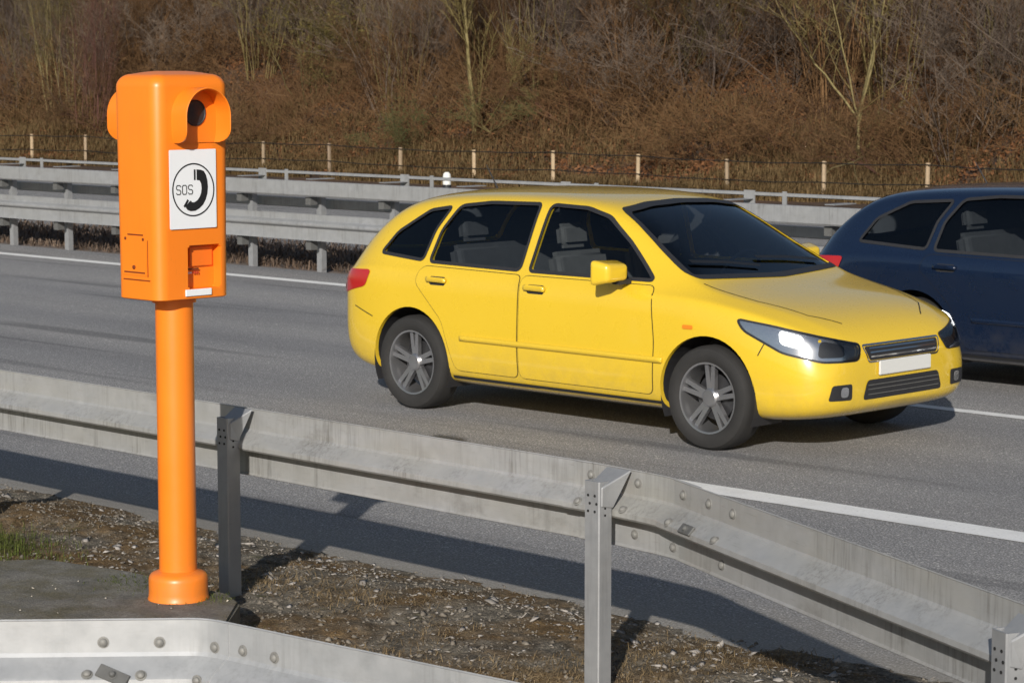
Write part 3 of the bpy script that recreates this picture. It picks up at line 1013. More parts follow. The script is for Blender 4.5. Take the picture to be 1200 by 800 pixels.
from_bm('info_label', bm, M['white_sign'], sos)

# service flap on the -Y side
SYF = -(HY + 0.0015)
bm = bmesh.new(); box_bm(bm, (-0.011, SYF, 1.353), (0.150, 0.004, 0.150)); bmesh.ops.bevel(bm, geom=bm.edges[:], offset=0.0018, segments=2, affect='EDGES')
fl = from_bm('service_flap', bm, M['orange'], sos, smooth=30)
bm = bmesh.new()
box_bm(bm, (-0.005, SYF - 0.001, 1.434), (0.095, 0.002, 0.005))
box_bm(bm, (-0.011, SYF - 0.0012, 1.290), (0.130, 0.002, 0.006))
box_bm(bm, (0.0, SYF - 0.0006, 1.262), (0.165, 0.002, 0.004))
box_bm(bm, (0.070, SYF - 0.0004, 1.345), (0.0025, 0.002, 0.14))
from_bm('slot', bm, M['orange_dark'], fl)
bm = bmesh.new()
for a in (-0.065, 0.045):
    lathe_bm(bm, [(0.006, 0), (0.006, 0.003), (0.003, 0.004)], 14, Matrix.Translation((a, SYF - 0.001, 1.418)) @ Matrix.Rotation(math.pi / 2, 4, 'X'))
lathe_bm(bm, [(0.008, 0), (0.008, 0.004), (0.004, 0.006)], 14, Matrix.Translation((-0.012, SYF - 0.002, 1.310)) @ Matrix.Rotation(math.pi / 2, 4, 'X'))
from_bm('screw', bm, M['orange_dark'], fl, smooth=30)
# housing seam near the foot of the pole
bm = bmesh.new(); lathe_bm(bm, [(0.085, HZ0 - 0.02), (0.085, HZ0 + 0.003)], 48)
from_bm('pole_clamp', bm, M['orange'], pole, smooth=40)


# ------------------------------------------------------------------ CARS
def bvh_of(me):
    return BVHTree.FromPolygons([v.co.copy() for v in me.vertices], [tuple(p.vertices) for p in me.polygons])


def fill_poly(pts2, cell):
    """dense triangulated fill of a 2D outline"""
    bm = bmesh.new()
    n = len(pts2)
    P = []
    for i in range(n):
        a, b = Vector(pts2[i]), Vector(pts2[(i + 1) % n])
        k = max(1, int((b - a).length / cell))
        for j in range(k): P.append(a.lerp(b, j / k))
    bm.faces.new([bm.verts.new((p.x, p.y, 0)) for p in P])
    x0, x1 = min(p.x for p in P), max(p.x for p in P); y0, y1 = min(p.y for p in P), max(p.y for p in P)
    xx = x0 + cell
    while xx < x1:
        bmesh.ops.bisect_plane(bm, geom=bm.verts[:] + bm.edges[:] + bm.faces[:], plane_co=(xx, 0, 0), plane_no=(1, 0, 0)); xx += cell
    yy = y0 + cell
    while yy < y1:
        bmesh.ops.bisect_plane(bm, geom=bm.verts[:] + bm.edges[:] + bm.faces[:], plane_co=(0, yy, 0), plane_no=(0, 1, 0)); yy += cell
    return bm


def round_poly(P, r=0.05, seg=5):
    out = []; n = len(P)
    for i in range(n):
        p = Vector(P[i]); a = Vector(P[i - 1]); b = Vector(P[(i + 1) % n])
        rr = min(r, (a - p).length * 0.45, (b - p).length * 0.45)
        s = p + (a - p).normalized() * rr; e = p + (b - p).normalized() * rr
        for k in range(seg + 1):
            t = k / seg; out.append((1 - t) ** 2 * s + 2 * t * (1 - t) * p + t * t * e)
    return [(q.x, q.y) for q in out]


class Proj:
    """projects 2D outlines on a car skin. frame: o + u*a + v*b, ray along d"""
    def __init__(s, bvh, o, u, v, d): s.bvh, s.o, s.u, s.v, s.d = bvh, Vector(o), Vector(u), Vector(v), Vector(d).normalized()

    def put(s, bm, off):
        bad = []
        for vt in bm.verts:
            p = s.o + s.u * vt.co.x + s.v * vt.co.y
            h = s.bvh.ray_cast(p, s.d)
            if h[0] is None: bad.append(vt); continue
            nn = h[1] if h[1].dot(s.d) < 0 else -h[1]
            vt['co'] if False else None
            vt.co = h[0] + nn * off if abs(nn.dot(s.d)) > 0.12 else h[0] - s.d * off
        if bad: bmesh.ops.delete(bm, geom=bad, context='VERTS')

    def patch(s, name, outline, mat, parent, off=0.003, cell=0.05, solid=0.0, smooth=40):
        bm = fill_poly(outline, cell); s.put(bm, off)
        if len(bm.faces) == 0: bm.free(); return None
        me = bpy.data.meshes.new(name)
        for f_ in bm.faces:
            f_.normal_update()
            if f_.normal.dot(s.d) > 0: f_.normal_flip()
        bm.to_mesh(me); bm.free()
        o = mesh_obj(name, me, mat, parent, smooth)
        if solid:
            m_ = o.modifiers.new('s', 'SOLIDIFY'); m_.thickness = solid; m_.offset = -1
        return o

    def strip(s, name, outline, w, mat, parent, off=0.0015, closed=True, step=0.03):
        P = []; n = len(outline)
        for i in range(n if closed else n - 1):
            a, b = Vector(outline[i]), Vector(outline[(i + 1) % n]); k = max(1, int((b - a).length / step))
            for j in range(k): P.append(a.lerp(b, j / k))
        if not closed: P.append(Vector(outline[-1]))
        bm = bmesh.new(); A, B = [], []
        n = len(P)
        for i in range(n):
            if closed: t = (P[(i + 1) % n] - P[i - 1])
            else: t = P[min(i + 1, n - 1)] - P[max(i - 1, 0)]
            t.normalize(); q = Vector((-t.y, t.x)) * w / 2
            A.append(bm.verts.new((P[i].x + q.x, P[i].y + q.y, 0))); B.append(bm.verts.new((P[i].x - q.x, P[i].y - q.y, 0)))
        for i in range(n if closed else n - 1):
            bm.faces.new((A[i], A[(i + 1) % n], B[(i + 1) % n], B[i]))
        s.put(bm, off)
        for f_ in bm.faces:
            f_.normal_update()
            if f_.normal.dot(s.d) > 0: f_.normal_flip()
        return from_bm(name, bm, mat, parent, recalc=False)


def wheel(parent, x, y, sgn, R=0.315, mats=None):
    base = Matrix.Translation((x, y, R)) @ Matrix.Rotation(-sgn * math.pi / 2, 4, 'X')   # local +z points outboard
    wp = bpy.data.objects.new('wheel', None)
    # the wheel itself: a hub mesh carrying tyre and rim
    bm = bmesh.new(); lathe_bm(bm, [(0.14, -0.10), (0.14, 0.0), (0.05, 0.01)], 24, base)
    hub = from_bm('wheel', bm, M['black_plastic'], parent, smooth=30)
    bm = bmesh.new()
    pr = [(0.215, 0.085), (0.235, 0.098), (0.27, 0.103), (0.297, 0.094), (0.310, 0.075), (R, 0.05), (R, 0.0), (R, -0.05), (0.310, -0.08), (0.297, -0.094), (0.27, -0.1), (0.235, -0.095), (0.215, -0.085), (0.21, 0)]
    lathe_bm(bm, pr, 56, base, close=True)
    from_bm('tyre', bm, mats['tyre'], hub, smooth=35)
    bm = bmesh.new()
    lathe_bm(bm, [(0.216, 0.088), (0.205, 0.086), (0.198, 0.05), (0.190, -0.06), (0.2145, -0.08), (0.2145, 0.06)], 56, base, close=True)
    lathe_bm(bm, [(0.058, 0.02), (0.056, 0.062), (0.045, 0.070), (0.01, 0.072)], 28, base)
    for k in range(5):
        for dd in (-0.13, 0.13):
            a = 2 * math.pi * k / 5 + 0.3
            p0 = Vector((0.045 * math.cos(a + dd * 2), 0.045 * math.sin(a + dd * 2), 0.052)); p1 = Vector((0.203 * math.cos(a + dd), 0.203 * math.sin(a + dd), 0.066))
            t_ = (p1 - p0).normalized(); w_ = Vector((-t_.y, t_.x, 0)) * 0.014
            pts = [p0 - w_ * 1.2, p1 - w_, p1 + w_, p0 + w_ * 1.2]
            n0 = len(bm.verts)
            a_ = [bm.verts.new(base @ q) for q in pts]; b_ = [bm.verts.new(base @ (q - Vector((0, 0, 0.03)))) for q in pts]
            bm.faces.new(a_); bm.faces.new(b_[::-1])
            for i in range(4): bm.faces.new((a_[i], b_[i], b_[(i + 1) % 4], a_[(i + 1) % 4]))
    from_bm('rim', bm, mats['rim'], hub, smooth=30)
    bm = bmesh.new(); lathe_bm(bm, [(0.13, -0.03), (0.13, 0.0), (0.03, 0.005)], 32, base)
    from_bm('brake_disc', bm, mats['disc'], hub, smooth=30)
    bpy.data.objects.remove(wp)
    return hub


def car_paint(name, col, flake=0.0, rough=0.28, coat=1.0):
    t = NT(name)
    f = t.noise(2.2, 5, 0.6); g = t.noise(260, 2, 0.8)
    dust = t.noise(7, 5, 0.7)
    sx = t.n('ShaderNodeSeparateXYZ'); t.l(t.tc.outputs['Object'], sx.inputs[0])
    c = t.mix(f, tuple(x * 0.96 for x in col), tuple(min(1, x * 1.03) for x in col))
    low = t.mul(t.thr(sx.outputs[2], 0.55, 0.2), t.thr(dust, 0.35, 0.7))
    c = t.mix(t.mul(low, 0.35), c, (0.13, 0.115, 0.09))
    return t.set(c, t.ramp(dust, [(0.3, (rough * 0.85,) * 3), (0.8, (rough * 1.3,) * 3)]), flake, Coat_Weight=coat, Coat_Roughness=0.06)


def glass_mat(name, tint, rough=0.02, mixf=0.55):
    t = NT(name)
    tr = t.n('ShaderNodeBsdfTransparent'); tr.inputs[0].default_value = (*tint, 1)
    gl = t.n('ShaderNodeBsdfGlossy'); gl.inputs['Roughness'].default_value = rough; gl.inputs[0].default_value = (0.95, 0.97, 1, 1)
    fr = t.n('ShaderNodeFresnel'); fr.inputs['IOR'].default_value = 1.55
    mx = t.n('ShaderNodeMixShader')
    t.l(fr.outputs[0], mx.inputs[0]); t.l(tr.outputs[0], mx.inputs[1]); t.l(gl.outputs[0], mx.inputs[2])
    out = t.t.nodes['Material Output']; t.l(mx.outputs[0], out.inputs[0])
    return t.m


M['glass'] = glass_mat('car glass', (0.78, 0.82, 0.82))
M['glass_dark'] = glass_mat('tinted car glass', (0.60, 0.64, 0.66))
M['lamp_glass'] = glass_mat('lamp glass', (0.85, 0.86, 0.87))
M['interior'] = plain('interior cloth', (0.07, 0.07, 0.072), 0.85, 0, 0.3, 12)
M['tyre'] = plain('tyre rubber', (0.022, 0.021, 0.02), 0.8, 0, 0.35, 12)
M['rim'] = plain('alloy rim', (0.42, 0.42, 0.43), 0.3, 0.85, 0.12, 9)
M['disc'] = plain('brake disc', (0.2, 0.19, 0.18), 0.4, 0.8, 0.2, 9)
M['lamp_lit'] = plain('lit headlamp', (0.9, 0.9, 0.9), 0.3, Emission_Color=(1, 0.97, 0.9, 1), Emission_Strength=3.0)
M['lamp_bowl'] = plain('lamp reflector', (0.75, 0.76, 0.78), 0.15, 0.9)
M['tail'] = plain('tail lamp red', (0.45, 0.012, 0.012), 0.15, 0, 0.1, 10, Coat_Weight=1.0)
M['amber'] = plain('amber lens', (0.7, 0.22, 0.02), 0.2)
M['plate'] = plain('number plate', (0.66, 0.66, 0.63), 0.4)
M['chrome'] = plain('chrome', (0.7, 0.7, 0.7), 0.1, 1.0)


def build_car(name, loc, paint, label, cat='car', sx=1.0, sz=1.0, glass_rear='glass_dark', group=None, estate=False):
    # (x, zb, hb, zs, hs, zt, ht, ze)
    ST = [(-2.085, .40, .60, .74, .585, .80, .48, .785),
          (-2.06, .33, .74, .83, .715, .90, .60, .885),
          (-1.99, .27, .815, .905, .785, 1.02, .655, 1.0),
          (-1.86, .22, .855, .945, .815, 1.19, .64, 1.155),
          (-1.70, .20, .872, .962, .828, 1.34, .615, 1.295),
          (-1.50, .185, .88, .965, .832, 1.432, .605, 1.385),
          (-1.10, .18, .883, .958, .836, 1.472, .612, 1.425),
          (-0.55, .18, .885, .950, .84, 1.490, .622, 1.442),
          (-0.05, .18, .885, .945, .842, 1.487, .624, 1.438),
          (0.28, .18, .885, .94, .842, 1.455, .612, 1.405),
          (0.50, .18, .885, .935, .842, 1.355, .608, 1.315),
          (0.80, .18, .885, .928, .842, 1.185, .640, 1.150),
          (1.06, .18, .885, .918, .840, 1.035, .690, 1.010),
          (1.16, .18, .885, .908, .838, .985, .715, .965),
          (1.34, .18, .882, .885, .832, .945, .70, .925),
          (1.60, .185, .872, .840, .815, .900, .66, .880),
          (1.82, .20, .842, .785, .775, .840, .60, .822),
          (1.97, .225, .785, .720, .705, .765, .53, .752),
          (2.06, .26, .69, .640, .610, .675, .44, .665),
          (2.095, .31, .56, .560, .50, .585, .36, .578)]
    if estate:
        new = []
        for s_ in ST:
            x_ = s_[0]
            if x_ < -1.3: new.append((s_[0] - 0.18,) + s_[1:])
            else: new.append(s_)
        ST = new
    root = empty(name, loc)
    tag(root, label, cat, group)
    bm = bmesh.new(); rings = []
    for (x, zb, hb, zs, hs, zt, ht, ze) in ST:
        x *= sx; 
        half = [(0, zb), (.55 * hb, zb), (.88 * hb, zb + .015), (.975 * hb, zb + .075), (hb, zb + .36 * (zs - zb)), (hb * .992, zb + .66 * (zs - zb)), (hs + .030, zs - .075), (hs + .012, zs - .018), (hs - .012, zs),
                (hs - .012 + (ht - hs + .012) * .33, zs + (ze - zs) * .36), (hs - .012 + (ht - hs + .012) * .72, zs + (ze - zs) * .78), (ht, ze), (.72 * ht, zt - (zt - ze) * .38), (.36 * ht, zt - (zt - ze) * .08), (0, zt)]
        half = [(a, b * (sz if b > 0.5 else 1)) for a, b in half]
        full = half + [(-a, b) for a, b in half[-2:0:-1]]
        rings.append([bm.verts.new((x, a, b)) for a, b in full])
    L = len(rings[0])
    for i in range(len(rings) - 1):
        for j in range(L): bm.faces.new((rings[i][j], rings[i][(j + 1) % L], rings[i + 1][(j + 1) % L], rings[i + 1][j]))
    for r_, sg in ((rings[0], 1), (rings[-1], -1)):
        xc = r_[0].co.x + (-0.006 if sg == 1 else 0.008)
        h_ = len(r_) // 2
        # cap: quads across the half rings
        for j in range(h_):
            a, b, c, d = r_[j], r_[j + 1], r_[(L - j - 1) % L], r_[(L - j) % L]
            vs = []
            for q in (a, b, c, d):
                if q not in vs: vs.append(q)
            if len(vs) > 2: bm.faces.new(vs)
    body = from_bm('body', bm, [paint, M['interior']], root)
    sd = body.modifiers.new('ss', 'SUBSURF'); sd.levels = 2; sd.render_levels = 2
    apply_mods(body)
    bv = bvh_of(body.data)
    side = {s: Proj(bv, (0, s * 3, 0), (1, 0, 0), (0, 0, 1), (0, -s, 0)) for s in (-1, 1)}
    frt = Proj(bv, (5, 0, 0), (0, 1, 0), (0, 0, 1), (-1, 0, 0))
    rear = Proj(bv, (-5, 0, 0), (0, 1, 0), (0, 0, 1), (1, 0, 0))
    top = Proj(bv, (0, 0, 5), (1, 0, 0), (0, 1, 0), (0, 0, -1))
    q = lambda P: [(a * sx, b * sz) for a, b in P]
    wf = round_poly(q([(0.80, .985), (0.52, 1.20), (0.30, 1.345), (0.10, 1.392), (-0.20, 1.402), (-0.235, .985)]), .035)
    wr = round_poly(q([(-0.315, .985), (-0.29, 1.403), (-0.75, 1.395), (-1.02, 1.365), (-1.13, 1.20), (-1.16, .995)]), .04)
    wq = round_poly(q([(-1.225, 1.0), (-1.19, 1.20), (-1.10, 1.355), (-1.30, 1.325), (-1.56, 1.17), (-1.66, 1.03)]), .035)
    if estate: wq = round_poly(q([(-1.225, 1.0), (-1.19, 1.20), (-1.10, 1.355), (-1.45, 1.33), (-1.70, 1.20), (-1.80, 1.03)]), .035)
    ws = round_poly([(-.70, 1.015 * sz), (-.545, 1.385 * sz), (-.3, 1.415 * sz), (0, 1.425 * sz), (.3, 1.415 * sz), (.545, 1.385 * sz), (.70, 1.015 * sz), (0, .995 * sz)], .04)
    wb = round_poly([(-.635, 1.03 * sz), (-.53, 1.345 * sz), (0, 1.375 * sz), (.53, 1.345 * sz), (.635, 1.03 * sz), (0, 1.0 * sz)], .05)
    xw, R = 1.285 * sx, 0.315
    # panes and trims first (they need the whole skin)
    for s in (-1, 1):
        d1 = round_poly(q([(.86, .30), (.875, .62), (0.83, .955), (-0.27, .955), (-0.27, .30)]), .05)
        d2 = round_poly(q([(-0.285, .30), (-0.285, .955), (-1.20, .965), (-1.25, .86), (-0.98, .62), (-0.86, .30)]), .05)
        side[s].strip('door_seam', d1, .010, M['black'], root, off=.0012)
        for nm, dd in (('front', d1), ('rear', d2)):
            dobj = side[s].patch('door', dd, paint, root, off=.0035, cell=.045)
            hx_ = 0.0 - 0.13 if nm == 'front' else -1.03
            hb_ = round_poly(q([(hx_ - .09, .868), (hx_ - .09, .898), (hx_ + .09, .895), (hx_ + .09, .865)]), .014)
            side[s].patch('door_handle', hb_, paint, dobj, off=.030, cell=.03, solid=.022)
            hb2 = round_poly(q([(hx_ - .075, .848), (hx_ - .075, .905), (hx_ + .075, .905), (hx_ + .075, .848)]), .02)
            side[s].patch('handle_cup', hb2, M['black_plastic'], dobj, off=.0045, cell=.03)
        side[s].strip('door_seam', d2, .010, M['black'], root, off=.0012)
        for w_, mt in ((wf, 'glass'), (wr, glass_rear), (wq, glass_rear)):
            side[s].patch('window', w_, M[mt], root, off=-.006, cell=.05)
            side[s].strip('window_seal', w_, .022, M['black_plastic'], root, off=.003)
        # black sill strip
        side[s].patch('sill_trim', q([(-.90, .20), (-.90, .265), (.92, .265), (.92, .20)]), M['black_plastic'], root, off=.006, cell=.05)
        side[s].patch('rub_strip', round_poly(q([(-.80, .50), (-.80, .535), (.95, .535), (.95, .50)]), .01), paint, root, off=.014, cell=.05, solid=.01)
        # lamps: seen from the corner
        hl = Proj(bv, (2.2 + 1.2, s * 1.6, 0), Vector((-.62 * s, .785, 0)) * s, (0, 0, 1), (-.785, -.62 * s, 0))
        # outline along u (towards the car's flank is negative for s=-1 after the sign below)
        U0 = -0.0
        pc = hl.bvh.ray_cast(Vector((3.4 * 1, s * 1.6, .70 * sz)), Vector((-.785, -.62 * s, 0)))
        du = s
        hp = round_poly([(-.34, .575 * sz), (-.36, .66 * sz), (-.10, .715 * sz), (.16, .775 * sz), (.34, .805 * sz), (.31, .74 * sz), (.12, .625 * sz), (-.10, .575 * sz)], .03)
        # u axis: + runs back along the flank
        uf = Vector((-.62, .785 * s, 0))
        oc = Vector((1.86 * sx, .70 * s, 0)) + Vector((.785, .62 * s, 0)) * 2
        hl = Proj(bv, oc, uf, (0, 0, 1), (-.785, -.62 * s, 0))
        bowl = hl.patch('headlight', hp, M['lamp_bowl'], root, off=.004, cell=.035)
        hl.strip('lamp_rim', hp, .012, M['black_plastic'], bowl, off=.006)
        inner_ = round_poly([(-.24, .60 * sz), (-.24, .665 * sz), (-.09, .695 * sz), (-.07, .60 * sz)], .03)
        hl.patch('projector', inner_, M['black_plastic'], bowl, off=.007, cell=.03)
        inner_ = round_poly([(.0, .645 * sz), (.0, .72 * sz), (.13, .755 * sz), (.13, .675 * sz)], .03)
        hl.patch('projector', inner_, M['lamp_lit'], bowl, off=.007, cell=.03)
        hl.patch('lamp_cover', hp, M['lamp_glass'], bowl, off=.014, cell=.035)
        tf = Vector((.55, .835 * s, 0))
        oc = Vector(((-1.93 - (0.18 if estate else 0)) * sx, .74 * s, 0)) + Vector((-.835, .55 * s, 0)) * 2
        tl = Proj(bv, oc, tf, (0, 0, 1), (.835, -.55 * s, 0))
        tp = round_poly([(-.26, .74 * sz), (-.27, .86 * sz), (.0, .90 * sz), (.22, .915 * sz), (.20, .80 * sz), (.0, .735 * sz)], .03)
        tl_o = tl.patch('tail_light', tp, M['tail'], root, off=.006, cell=.035)
        tl.patch('reverse_lens', round_poly([(-.18, .76 * sz), (-.18, .80 * sz), (-.02, .80 * sz), (-.02, .76 * sz)], .01), M['plate'], tl_o, off=.009, cell=.03)
        side[s].patch('side_repeater', round_poly(q([(1.10, .72), (1.10, .745), (1.18, .745), (1.18, .72)]), .01), M['amber'], root, off=.005, cell=.03)
        # mirror
        bm = bmesh.new()
        box_bm(bm, (0, 0, 0), (.125, .26, .165))
        for v_ in bm.verts:
            if v_.co.x > 0: v_.co.y *= .72; v_.co.z *= .66
            if v_.co.y * s < 0: v_.co.z *= .85
        bmesh.ops.bevel(bm, geom=bm.edges[:], offset=.032, segments=4, profile=.6, affect='EDGES')
        bmesh.ops.translate(bm, vec=(0.60 * sx, s * 0.965, 1.035 * sz), verts=bm.verts[:])
        mi = from_bm('mirror', bm, paint, root, smooth=50)
        bm = bmesh.new(); box_bm(bm, (0.61 * sx, s * 0.875, 0.975 * sz), (.06, .11, .03)); from_bm('mirror_arm', bm, M['black_plastic'], mi)
        bm = bmesh.new(); box_bm(bm, (0.555 * sx, s * 0.965, 1.035 * sz), (.004, .16, .10)); from_bm('mirror_glass', bm, M['chrome'], mi)
    frt.patch('windshield', ws, M['glass'], root, off=-.006, cell=.06)
    frt.strip('windshield_seal', ws, .024, M['black_plastic'], root, off=.003)
    rear.patch('rear_window', wb, M[glass_rear], root, off=-.006, cell=.06)
    rear.strip('window_seal', wb, .024, M['black_plastic'], root, off=.003)
    # wipers on the windscreen foot, plain round emblem on the nose
    for y0_, y1_ in ((.55, -.02), (-.08, -.60)):
        frt.strip('wiper', [(y0_, 1.045 * sz), ((y0_ + y1_) / 2, 1.075 * sz), (y1_, 1.09 * sz)], .016, M['black'], root, off=.012, closed=False)
    frt.strip('grille_frame', round_poly([(-.35, .557 * sz), (-.385, .653 * sz), (.385, .653 * sz), (.35, .557 * sz)], .02), .010, M['chrome'], root, off=.006)
    for zz_ in (.365, .395, .42):
        frt.strip('intake_bar', [(-.36, zz_), (.36, zz_)], .006, M['dull'], root, off=.010, closed=False)
    # nose: grilles, badge bar, plate, fog lamps
    frt.patch('grille', round_poly([(-.34, .565 * sz), (-.37, .645 * sz), (.37, .645 * sz), (.34, .565 * sz)], .02), M['black_plastic'], root, off=.004, cell=.03)
    for k in range(3):
        z_ = (.582 + .023 * k) * sz
        frt.patch('grille_bar', [(-.33, z_), (-.33, z_ + .007), (.33, z_ + .007), (.33, z_)], M['chrome'], root, off=.009, cell=.05)
    frt.patch('lower_grille', round_poly([(-.40, .335), (-.36, .45), (.36, .45), (.40, .335)], .03), M['black_plastic'], root, off=.004, cell=.03)
    for s in (-1, 1):
        fo = frt.patch('fog_recess', round_poly([(s * .50, .345), (s * .50, .44), (s * .66, .44), (s * .68, .35)], .02), M['black_plastic'], root, off=.004, cell=.03)
        if fo: frt.patch('fog_lamp', round_poly([(s * .535, .365), (s * .535, .425), (s * .60, .425), (s * .60, .365)], .025), M['lamp_bowl'], fo, off=.008, cell=.02)
    for pj, zz, sg, wd in ((frt, .515, 1, .26), (rear, .655, -1, .26)):
        h_ = bv.ray_cast(Vector((5 * sg, 0, zz)), Vector((-sg, 0, 0)))
        bm = bmesh.new(); box_bm(bm, (h_[0].x + .012 * sg, 0, zz), (.012, wd * 2, .11 if sg < 0 else .085)); bmesh.ops.bevel(bm, geom=bm.edges[:], offset=.004, segments=2, affect='EDGES')
        from_bm('number_plate', bm, M['plate'], root, smooth=30)
    # bonnet shut lines and bumper seam
    top.strip('bonnet_seam', [(1.12 * sx, -.70), (1.5 * sx, -.66), (1.80 * sx, -.56), (1.93 * sx, -.40)], .008, M['black'], root, off=.0015, closed=False)
    top.strip('bonnet_seam', [(1.12 * sx, .70), (1.5 * sx, .66), (1.80 * sx, .56), (1.93 * sx, .40)], .008, M['black'], root, off=.0015, closed=False)
    for s in (-1, 1):
        side[s].strip('bumper_seam', q([(1.66, .60), (1.72, .72)]), .007, M['black'], root, off=.0015, closed=False)
        side[s].strip('bumper_seam', q([(-1.66, .60), (-1.86, .66)]), .007, M['black'], root, off=.0015, closed=False)
    # hollow shell, then the openings
    so_ = body.modifiers.new('so', 'SOLIDIFY'); so_.thickness = .028; so_.offset = -1; so_.material_offset = 1; so_.material_offset_rim = 0
    apply_mods(body)
    cuts = []
    for s in (-1, 1):
        for w_ in (wf, wr, wq):
            c_ = bmesh.new(); extrude_poly_bm(c_, [(a, s * 0.45, b) for a, b in w_], (0, s * 0.8, 0)); bmesh.ops.recalc_face_normals(c_, faces=c_.faces); cuts.append(c_)
        for xx in (xw, -xw):
            c_ = bmesh.new()
            lathe_bm(c_, [(0.362, 0.0), (0.362, 0.5)], 48, Matrix.Translation((xx, s * 0.60, R + .012)) @ Matrix.Rotation(-s * math.pi / 2, 4, 'X')); cuts.append(c_)
    c_ = bmesh.new(); extrude_poly_bm(c_, [(0.18 * sx, a, b) for a, b in ws], (1.2, 0, 0)); cuts.append(c_)
    c_ = bmesh.new(); extrude_poly_bm(c_, [(-1.3 * sx, a, b) for a, b in wb], (-1.1, 0, 0)); cuts.append(c_)
    boolean(body, cuts)
    for p_ in body.data.polygons: p_.use_smooth = True
    body.data.set_sharp_from_angle(angle=math.radians(32))
    # wheels, liners
    mats = dict(tyre=M['tyre'], rim=M['rim'], disc=M['disc'])
    for s in (-1, 1):
        for xx in (xw, -xw):
            wheel(root, xx, s * 0.775, s, R, mats)
            bm = bmesh.new(); seg = 28
            A = [];B = []
            for k in range(seg + 1):
                a = math.radians(-25 + 230 * k / seg)
                A.append(bm.verts.new((xx + .366 * math.cos(a), s * .862, R + .012 + .366 * math.sin(a)))); B.append(bm.verts.new((xx + .366 * math.cos(a), s * .56, R + .012 + .366 * math.sin(a))))
            for k in range(seg): bm.faces.new((A[k], A[k + 1], B[k + 1], B[k]))
            bm.faces.new(B)
            for v_ in bm.verts: v_.co.z = max(v_.co.z, .16)
            from_bm('wheel_arch_liner', bm, M['black_plastic'], root)
    # cabin: seats, headrests, dashboard, wheel
    bm = bmesh.new()
    box_bm(bm, (-.1, 0, .30), (2.6, 1.45, .04))
    from_bm('cabin_floor', bm, M['interior'], root)
    for (xx, yy, ww) in ((.12, .37, .50), (.12, -.37, .50), (-.78, 0, 1.26)):
        bm = bmesh.new(); box_bm(bm, (xx, yy, .50), (.50, ww, .18)); bmesh.ops.bevel(bm, geom=bm.edges[:], offset=.04, segments=3, affect='EDGES')
        st = from_bm('seat', bm, M['interior'], root, smooth=40)
        bm = bmesh.new(); box_bm(bm, (xx - .30, yy, .82), (.13, ww, .56), Matrix.Rotation(-.22, 3, 'Y')); bmesh.ops.bevel(bm, geom=bm.edges[:], offset=.045, segments=3, affect='EDGES')
        from_bm('backrest', bm, M['interior'], st, smooth=40)
        for hy in ([yy] if ww < 1 else [-.38, .38]):
            bm = bmesh.new(); box_bm(bm, (xx - .40, hy, 1.19), (.09, .26, .16), Matrix.Rotation(-.15, 3, 'Y')); bmesh.ops.bevel(bm, geom=bm.edges[:], offset=.035, segments=3, affect='EDGES')
            from_bm('headrest', bm, M['interior'], st, smooth=40)
    bm = bmesh.new(); box_bm(bm, (.82 * sx, 0, .84), (.42, 1.36, .20)); bmesh.ops.bevel(bm, geom=bm.edges[:], offset=.05, segments=3, affect='EDGES')
    from_bm('dashboard', bm, M['interior'], root, smooth=40)
    bm = bmesh.new(); bmesh.ops.create_circle
    TM_ = Matrix.Translation((.52, .37, .93)) @ Matrix.Rotation(math.radians(-65), 4, 'Y')
    prt = [(0.185 + .012 * math.cos(a), .012 * math.sin(a)) for a in [2 * math.pi * k / 8 for k in range(8)]]
    lathe_bm(bm, prt, 32, TM_, close=True); box_bm(bm, TM_ @ Vector((0, 0, 0)), (.03, .34, .04))
    from_bm('steering_wheel', bm, M['interior'], root, smooth=40)
    # roof aerial
    bm = bmesh.new(); lathe_bm(bm, [(.006, 0), (.003, .20)], 8, Matrix.Translation((-1.32, 0, 1.44 * sz)) @ Matrix.Rotation(-.6, 4, 'Y'))
    from_bm('aerial', bm, M['black_plastic'], root)
    return root


YEL = car_paint('yellow car paint', (0.72, 0.485, 0.028))
NAVY = car_paint('dark blue car paint', (0.007, 0.016, 0.042), 0.2)
build_car('hatchback_car', (-10.70, 12.17, 0.0), YEL, 'bright yellow five door hatchback driving in the near lane')
build_car('estate_car', (-8.95, 15.55, 0.0), NAVY, 'dark blue estate car in the far lane beyond the yellow car', sx=1.06, sz=0.98, estate=True)

